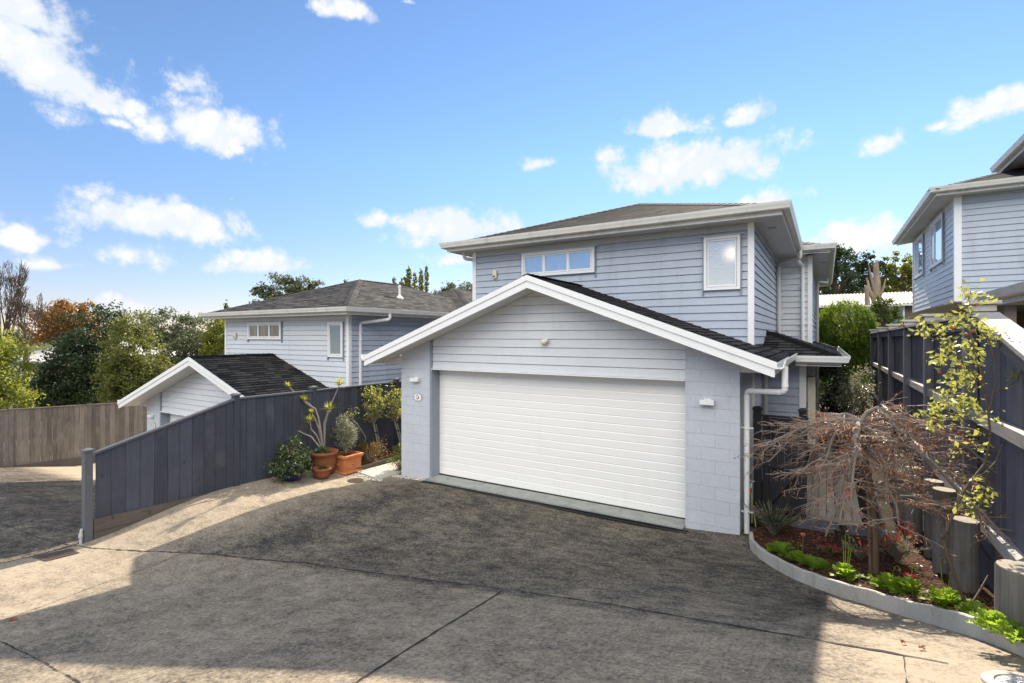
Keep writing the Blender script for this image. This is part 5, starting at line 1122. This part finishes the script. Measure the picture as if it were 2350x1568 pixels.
cl = [(2228,668,20),(2245,690,14),(2215,710,12),(2175,740,16),(2200,745,18),(2240,745,20),(2260,775,20),(2285,790,12),(2150,765,14),(2120,750,14),(2105,765,6),(2180,790,16),(2215,800,18),(2245,815,20),(2150,815,14),(2170,830,18),(2200,850,22),(2230,860,22),(2190,875,18),(2215,890,20),(2175,905,26),(2160,930,26),(2140,945,22),(2200,925,24),(2230,935,18),(2125,955,12),(2190,950,20),(2285,760,10),(2320,870,12),(2340,865,8),(2272,960,8),(2230,985,10),(2255,1028,10),(2180,1030,8),(2245,1100,8),(2235,1150,14),(2255,1145,12),(2215,1165,10),(2260,1135,10),(2140,975,10)]
pts = []
for x, y, n in cl:
    for _ in range(int(n*1.7)): pts.append(tuple(PR(x+random.gauss(0,17), y+random.gauss(0,11), .15*min(1,max(0,(1300-y)/400))+random.uniform(-.12,.12))))
v, f = leaf_geo(np.array(pts), .044, .55, np.array([[0,0,-.3]]), 1.0, .5); np_mesh('foliage', v, f, LM['rose'], t)
hipm = paint('rose_hip', (.34,.06,.02), .35)
for x, y in ((2183,753),(2190,752),(2219,768),(2235,760),(2204,840),(2155,855),(2240,700),(2227,1012),(2140,760)):
    q = PR(x, y, .1); m = MB(); m.lathe(q, [(.004,-.012),(.011,-.002),(.012,.006),(.006,.013)], 8); m.build('rose_hip', hipm, t, True)
# poppies
def poppy(px, py, n, L, label, rad=.10, stems=()):
    p = bed_px(px, py); t = thing('poppy_plant', tuple(p), label, 'poppy'); vs = []; fs = []
    for i in range(int(n*1.9)):
        a = random.uniform(0,6.283); e = math.radians(random.uniform(25,85)); d = V((math.cos(a)*math.cos(e),math.sin(a)*math.cos(e),math.sin(e))); l = L*random.uniform(.7,1.2); s = d.cross(UP).normalized(); nn_ = s.cross(d); o = p+V((math.cos(a),math.sin(a),0))*random.uniform(0,rad*.4)
        st = [o+d*l*u-UP*(.38*l*u*u)+nn_*.0 for u in (0,.3,.5,.7,.85,1.0)]; w = [.003,.010,.026,.034,.026,.005]
        for k in range(5):
            lob = 1.25 if k % 2 else .5; b0 = len(vs); wa, wb = w[k]*l/.14, w[k+1]*l/.14*lob
            vs += [tuple(st[k]-s*wa*.6), tuple(st[k]+s*wa*.6), tuple(st[k+1]+s*wb+UP*.006), tuple(st[k+1]+UP*-.004), tuple(st[k+1]-s*wb+UP*.006)]
            fs += [(b0,b0+1,b0+3),(b0+1,b0+2,b0+3),(b0,b0+3,b0+4)]
    np_mesh('foliage', vs, fs, LM['poppy'], t)
    for (dx, h, kind) in stems:
        m = MB(); a = p+V((dx*.3,.0,.02)); b = p+V((dx,.0,h))
        if kind == 'bud':
            pts = [a, a.lerp(b,.6), b, b+V((.018,0,.012)), b+V((.034,0,-.012))]; m.tube(pts, [.0035,.003,.0028,.0025,.0025], 5); m.build('stalk', LM['poppy'], t)
            m = MB(); m.lathe(pts[-1]-UP*.026, [(.003,0),(.010,.008),(.010,.018),(.004,.028)], 8); m.build('bud', M['twig'] if False else LM['heath'], t, True)
        else:
            m.tube([a, a.lerp(b,.5)+V((.006,0,0)), b], [.0035,.003,.003], 5); m.build('stalk', LM['poppy'], t); m = MB()
            for k in range(10):
                an = k*6.283/10; d = V((math.cos(an),math.sin(an),0)); s = V((-d.y,d.x,0)); m.mesh([b, b+d*.018-s*.012+UP*.012, b+d*.022-s*.012+UP*.034, b+d*.024+UP*.038, b+d*.022+s*.012+UP*.034, b+d*.018+s*.012+UP*.012], [(0,1,2,3),(0,3,4,5)])
            m.build('flower', leafmat('petal_pink', (.62,.15,.17), (.80,.30,.30), .4), t)
poppy(1796,1272,26,.19,'poppy plant with broad green leaves at the shaded end of the kerb',.1,((.05,.16,'bud'),))
poppy(1838,1292,22,.17,'poppy plant carrying the single pink flower',.1,((.02,.30,'flower'),(-.03,.22,'bud')))
poppy(1868,1305,22,.18,'low leafy poppy just right of the pink flower',.1)
poppy(1940,1325,26,.18,'poppy plant with the tallest bent bud stalks in front of the maple trunk',.1,((.0,.42,'bud'),(.035,.40,'bud'),(-.02,.36,'bud'),(.05,.30,'bud')))
poppy(2035,1352,40,.17,'bright poppy foliage just right of the maple trunk by the kerb',.14,((.06,.22,'bud'),))
poppy(2085,1362,40,.17,'bright poppy foliage in the middle of the sunny kerb',.14,((.03,.26,'bud'),))
poppy(2172,1390,44,.165,'poppy plant with two nodding buds below the rose stem',.14,((-.04,.36,'bud'),(.02,.26,'bud')))
poppy(2240,1422,36,.15,'poppy foliage in front of the widest timber post',.14)
poppy(2285,1446,32,.13,'poppy foliage at the near end of the kerb',.12)
poppy(2330,1468,16,.11,'last small poppy seedling at the right picture edge',.1)
def tuft(name, label, px, py, n, h, r, mat, L, cat, twigs=40, asp=.3, flower=None):
    p = bed_px(px, py); t = thing(name, tuple(p), label, cat); m = MB(); pts = []; ax = []
    for i in range(twigs):
        a = random.uniform(0,6.283); d = V((math.cos(a),math.sin(a),0))*random.uniform(.15,1)*r; e = p+d+UP*h*random.uniform(.5,1); md = p+d*.4+UP*h*.5
        m.tube([p,md,e],[.004,.003,.0015],4,False)
        for k in range(n//twigs): u = random.random()**.6; q = p.lerp(md,u*2) if u < .5 else md.lerp(e,u*2-1); pts.append(tuple(q+V((random.gauss(0,.010),random.gauss(0,.010),random.gauss(0,.010))))); ax.append(tuple((e-md).normalized()*.8))
    m.build('stem', M['twig'], t); v, f = leaf_geo(np.array(pts), L, asp, np.array(ax)); np_mesh('foliage', v, f, LM[mat], t)
    if flower:
        pm = leafmat('petal_crimson', (.20,.004,.012), (.45,.015,.03), .35)
        for _ in range(flower):
            c = p+V((random.gauss(0,r*.5),random.gauss(0,r*.5),h*random.uniform(.6,1.05))); m = MB(); o = random.random()*6; tl = V((random.uniform(-.6,.2),random.uniform(-1,-.2),.6)).normalized(); sx_ = tl.cross(UP).normalized(); sy_ = sx_.cross(tl); vs = [c]
            for k in range(10): an = k*.6283+o; vs.append(c+(sx_*math.cos(an)+sy_*math.sin(an))*(.017 if k % 2 else .011)+tl*.004)
            m.mesh(vs, [(0,1+k,1+(k+1)%10) for k in range(10)]); m.build('flower', pm, t)
tuft('rosemary_shrub', 'dark green rosemary-like shrub at the foot of the white downpipe', 1775, 1232, 5200, .44, .42, 'dark', .026, 'shrub', 120)
tuft('heather_shrub', 'grey-green heather behind the maple trunk', 2060, 1292, 3600, .32, .30, 'heath', .020, 'shrub', 60)
tuft('heather_shrub', 'low silvery heather left of the maple trunk', 1975, 1285, 1800, .20, .22, 'heath', .018, 'shrub', 40)
tuft('viola_plant', 'clump of dark red violas left of the maple trunk', 1905, 1275, 360, .13, .16, 'mid', .028, 'flowers', 30, .6, 26)
tuft('viola_plant', 'few dark red violas in the mulch right of the maple trunk', 2092, 1335, 60, .07, .08, 'mid', .025, 'flowers', 10, .6, 7)
# dry leaf litter over the bed
pts = np.array([tuple(bed_point()+UP*.012) for _ in range(900)]); v, f = leaf_geo(pts, .038, .55, None, 1.0, .5); v = v.reshape(-1,4,3); v[:,:,2] = pts[:,None,2]+(v[:,:,2]-pts[:,None,2])*.35; np_l = np_mesh('leaf_litter', v.reshape(-1,3), f, LM['brown']); tag(np_l, 'dry brown leaf litter strewn over the garden bed', 'leaf litter', None, 'stuff')
# fallen leaves on the concrete
i = 0
for x, y, lb in ((30,1425,'curled brown fallen leaf on the saw cut at the left edge'),(2073,1479,'dry fallen leaf nearest the kerb in the sunlit strip'),(2116,1492,'dark fallen leaf right of the other one in the sunlit strip'),(1750,1216,'dry leaf lying by the drain in front of the right pillar'),(1512,1171,'brown leaf caught on the channel drain')):
    p = PG(x, y); m = MB(); s = .045 if i == 0 else .022
    for k in range(4): a = k*1.57+i; m.mesh([p+UP*.012, p+V((math.cos(a)*s,math.sin(a)*s,.012+.014*(k%2))), p+V((math.cos(a+.9)*s*.7,math.sin(a+.9)*s*.7,.022)), p+V((math.cos(a+1.5)*s*.8,math.sin(a+1.5)*s*.8,.010))], [(0,1,2),(0,2,3)])
    tag(m.build('fallen_leaf', LM['brown']), lb, 'leaf'); i += 1
# ---------------------------------------------------------------- sky, clouds, sun, camera
EL, AZ = math.radians(31.3), math.radians(-3.7)      # azimuth measured from +Y towards +X
sun_dir = V((math.sin(AZ)*math.cos(EL), math.cos(AZ)*math.cos(EL), math.sin(EL)))
w = bpy.data.worlds.new('World'); bpy.context.scene.world = w; w.use_nodes = True; nt = w.node_tree; nt.nodes.clear(); t = NT(nt)
sky = nt.nodes.new('ShaderNodeTexSky'); sky.sky_type = 'NISHITA'; sky.sun_disc = False; sky.sun_elevation = EL; sky.sun_rotation = AZ
sky.air_density = 1.0; sky.dust_density = 0.0; sky.ozone_density = 2.2; sky.altitude = 0
bg = t.n('Background'); t.set(bg.inputs[0], t.mix(1.0, sky.outputs[0], t.mix(t.ramp(t.n('SeparateXYZ', Vector=t.n('TexCoord').outputs['Generated']).outputs[2], .0, .32, False), HZTINT, SKYTINT), 'MULTIPLY')); bg.inputs[1].default_value = SKY
D = t.vmath('NORMALIZE', t.n('TexCoord').outputs['Generated'])
n_big = t.noise(D, 5.0, 9, .62); wob = t.n('TexNoise', Vector=D, Scale=7.0, Detail=6.0).outputs['Color']
DW = t.vmath('ADD', D, t.vmath('MULTIPLY', t.vmath('SUBTRACT', wob, (.5, .5, .5)), (.05, .05, .05)))
CL = [(40,70,150,85,1.1),(130,150,150,70,1.1),(215,205,110,50,1),(300,225,60,26,.7),(60,10,120,60,1),(170,250,70,30,.6),(195,85,45,40,.5),
 (470,285,140,58,1.1),(435,180,45,26,.6),(275,278,45,14,.7),(812,24,62,30,1),(375,500,165,42,1.1),(330,575,85,28,.6),(610,598,105,28,1),(500,605,60,18,.7),(25,525,50,36,.9),
 (870,502,52,22,.9),(1085,512,170,40,1.1),(1000,550,90,20,.6),(1520,280,110,34,1.1),(1555,375,200,62,1.2),(1420,350,55,30,.8),(1245,366,50,16,.7),(1710,252,70,26,.9),
 (2020,318,78,36,1),(2270,245,85,40,1),(2335,225,70,36,1),(2160,278,32,14,.7),(1745,452,95,24,1),(1955,560,110,34,1),(1040,588,62,18,.9),(320,708,90,16,.7),(240,692,35,14,.9),(940,4,20,10,.6),(90,607,50,10,.4)]
fld = None
for x, y, rx, ry, wt in CL:
    rx *= 1.42; ry *= 1.72; y += ry*.20
    c = ray(x, y).normalized(); ex = ray(x+rx, y).normalized(); ey = ray(x, y-ry).normalized()
    a = ex-c*ex.dot(c); b = ey-c*ey.dot(c); a /= a.length_squared; b /= b.length_squared
    cb = nt.nodes.new('ShaderNodeCombineXYZ'); t.set(cb.inputs[0], t.vmath('DOT_PRODUCT', DW, tuple(a))); dB = t.vmath('DOT_PRODUCT', DW, tuple(b)); t.set(cb.inputs[1], t.math('MAXIMUM', dB, t.math('MULTIPLY', dB, -1.75)))
    f = t.math('MULTIPLY', t.math('SUBTRACT', 1.0, t.vmath('LENGTH', cb.outputs[0])), wt)
    f = t.math('MULTIPLY', t.math('MINIMUM', f, wt*.8), 1.25)
    fld = f if fld is None else t.math('MAXIMUM', fld, f)
fine = t.noise(D, 13.0, 12, .66)
vd = t.vmath('ADD', D, t.vmath('MULTIPLY', t.n('TexNoise', Vector=D, Scale=24.0, Detail=5.0).outputs['Color'], (.02, .02, .02)))
vo = t.n('TexVoronoi', Vector=vd, Scale=17.0, Detail=4.0, Roughness=.62); puff = t.math('SUBTRACT', .99, vo.outputs['Distance'])
fld = t.math('ADD', fld, t.math('MULTIPLY', t.math('SUBTRACT', fine, .5), 1.5)); fld = t.math('ADD', fld, t.math('MULTIPLY', t.math('SUBTRACT', n_big, .5), .6))
fld = t.math('ADD', fld, t.math('MULTIPLY', puff, .75))
al = t.math('MULTIPLY', t.math('POWER', t.ramp(fld, -.16, .66), 1.2), .97)
# unseen bright cloud added behind the camera to fill the shaded house fronts
back = t.ramp(t.vmath('DOT_PRODUCT', D, tuple(-FW.normalized())), .12, .45); up_ = t.ramp(t.n('SeparateXYZ', Vector=D).outputs[2], .24, .42)
al2 = t.math('MULTIPLY', t.math('MULTIPLY', t.ramp(t.noise(D, 2.6, 8, .6), .34, .50), back), up_)
al = t.math('MAXIMUM', t.math('MULTIPLY', al, t.ramp(t.vmath('DOT_PRODUCT', D, tuple(FW.normalized())), .0, .2)), al2)
cloud = t.n('Background'); shade = t.ramp(t.math('ADD', t.math('MULTIPLY', t.noise(D, 9.0, 6, .6), 1.0), t.math('MULTIPLY', puff, .35)), .34, .60)
t.set(cloud.inputs[0], t.mix(al2, t.mix(shade, (.86, .91, .98), (1, 1, 1)), (1, .965, .90))); t.set(cloud.inputs[1], t.math('ADD', CLOUD, t.math('MULTIPLY', al2, BACK_FILL)))
mx = t.n('MixShader'); t.set(mx.inputs[0], al); nt.links.new(bg.outputs[0], mx.inputs[1]); nt.links.new(cloud.outputs[0], mx.inputs[2])
o = nt.nodes.new('ShaderNodeOutputWorld'); nt.links.new(mx.outputs[0], o.inputs[0])
w.cycles.sampling_method = 'MANUAL'; w.cycles.sample_map_resolution = 1024
sd = bpy.data.lights.new('sun', 'SUN'); sd.energy = SUN; sd.angle = math.radians(.5); sd.color = (1, .87, .70)
so = bpy.data.objects.new('sun', sd); C.objects.link(so); so.rotation_euler = sun_dir.to_track_quat('Z', 'Y').to_euler(); so.location = (0, 30, 40)
cd = bpy.data.cameras.new('camera'); cam = bpy.data.objects.new('camera', cd); C.objects.link(cam)
cd.sensor_width = 36; cd.lens = F/2350*36; cd.shift_y = -(784-Y0)/2350; cd.clip_end = 3000; cd.clip_start = .05
cam.location = (0, 0, H); cam.rotation_euler = (math.pi/2, 0, math.atan2(.527, .850))
sc = bpy.context.scene; sc.camera = cam
sc.view_settings.view_transform = 'Standard'; sc.view_settings.look = 'None'; sc.view_settings.exposure = EXPO; sc.view_settings.gamma = 1
sc.render.engine = 'CYCLES'; sc.cycles.max_bounces = 8; sc.cycles.diffuse_bounces = 4; sc.cycles.transparent_max_bounces = 8; sc.cycles.use_denoising = True
sc.cycles.sample_clamp_indirect = 6
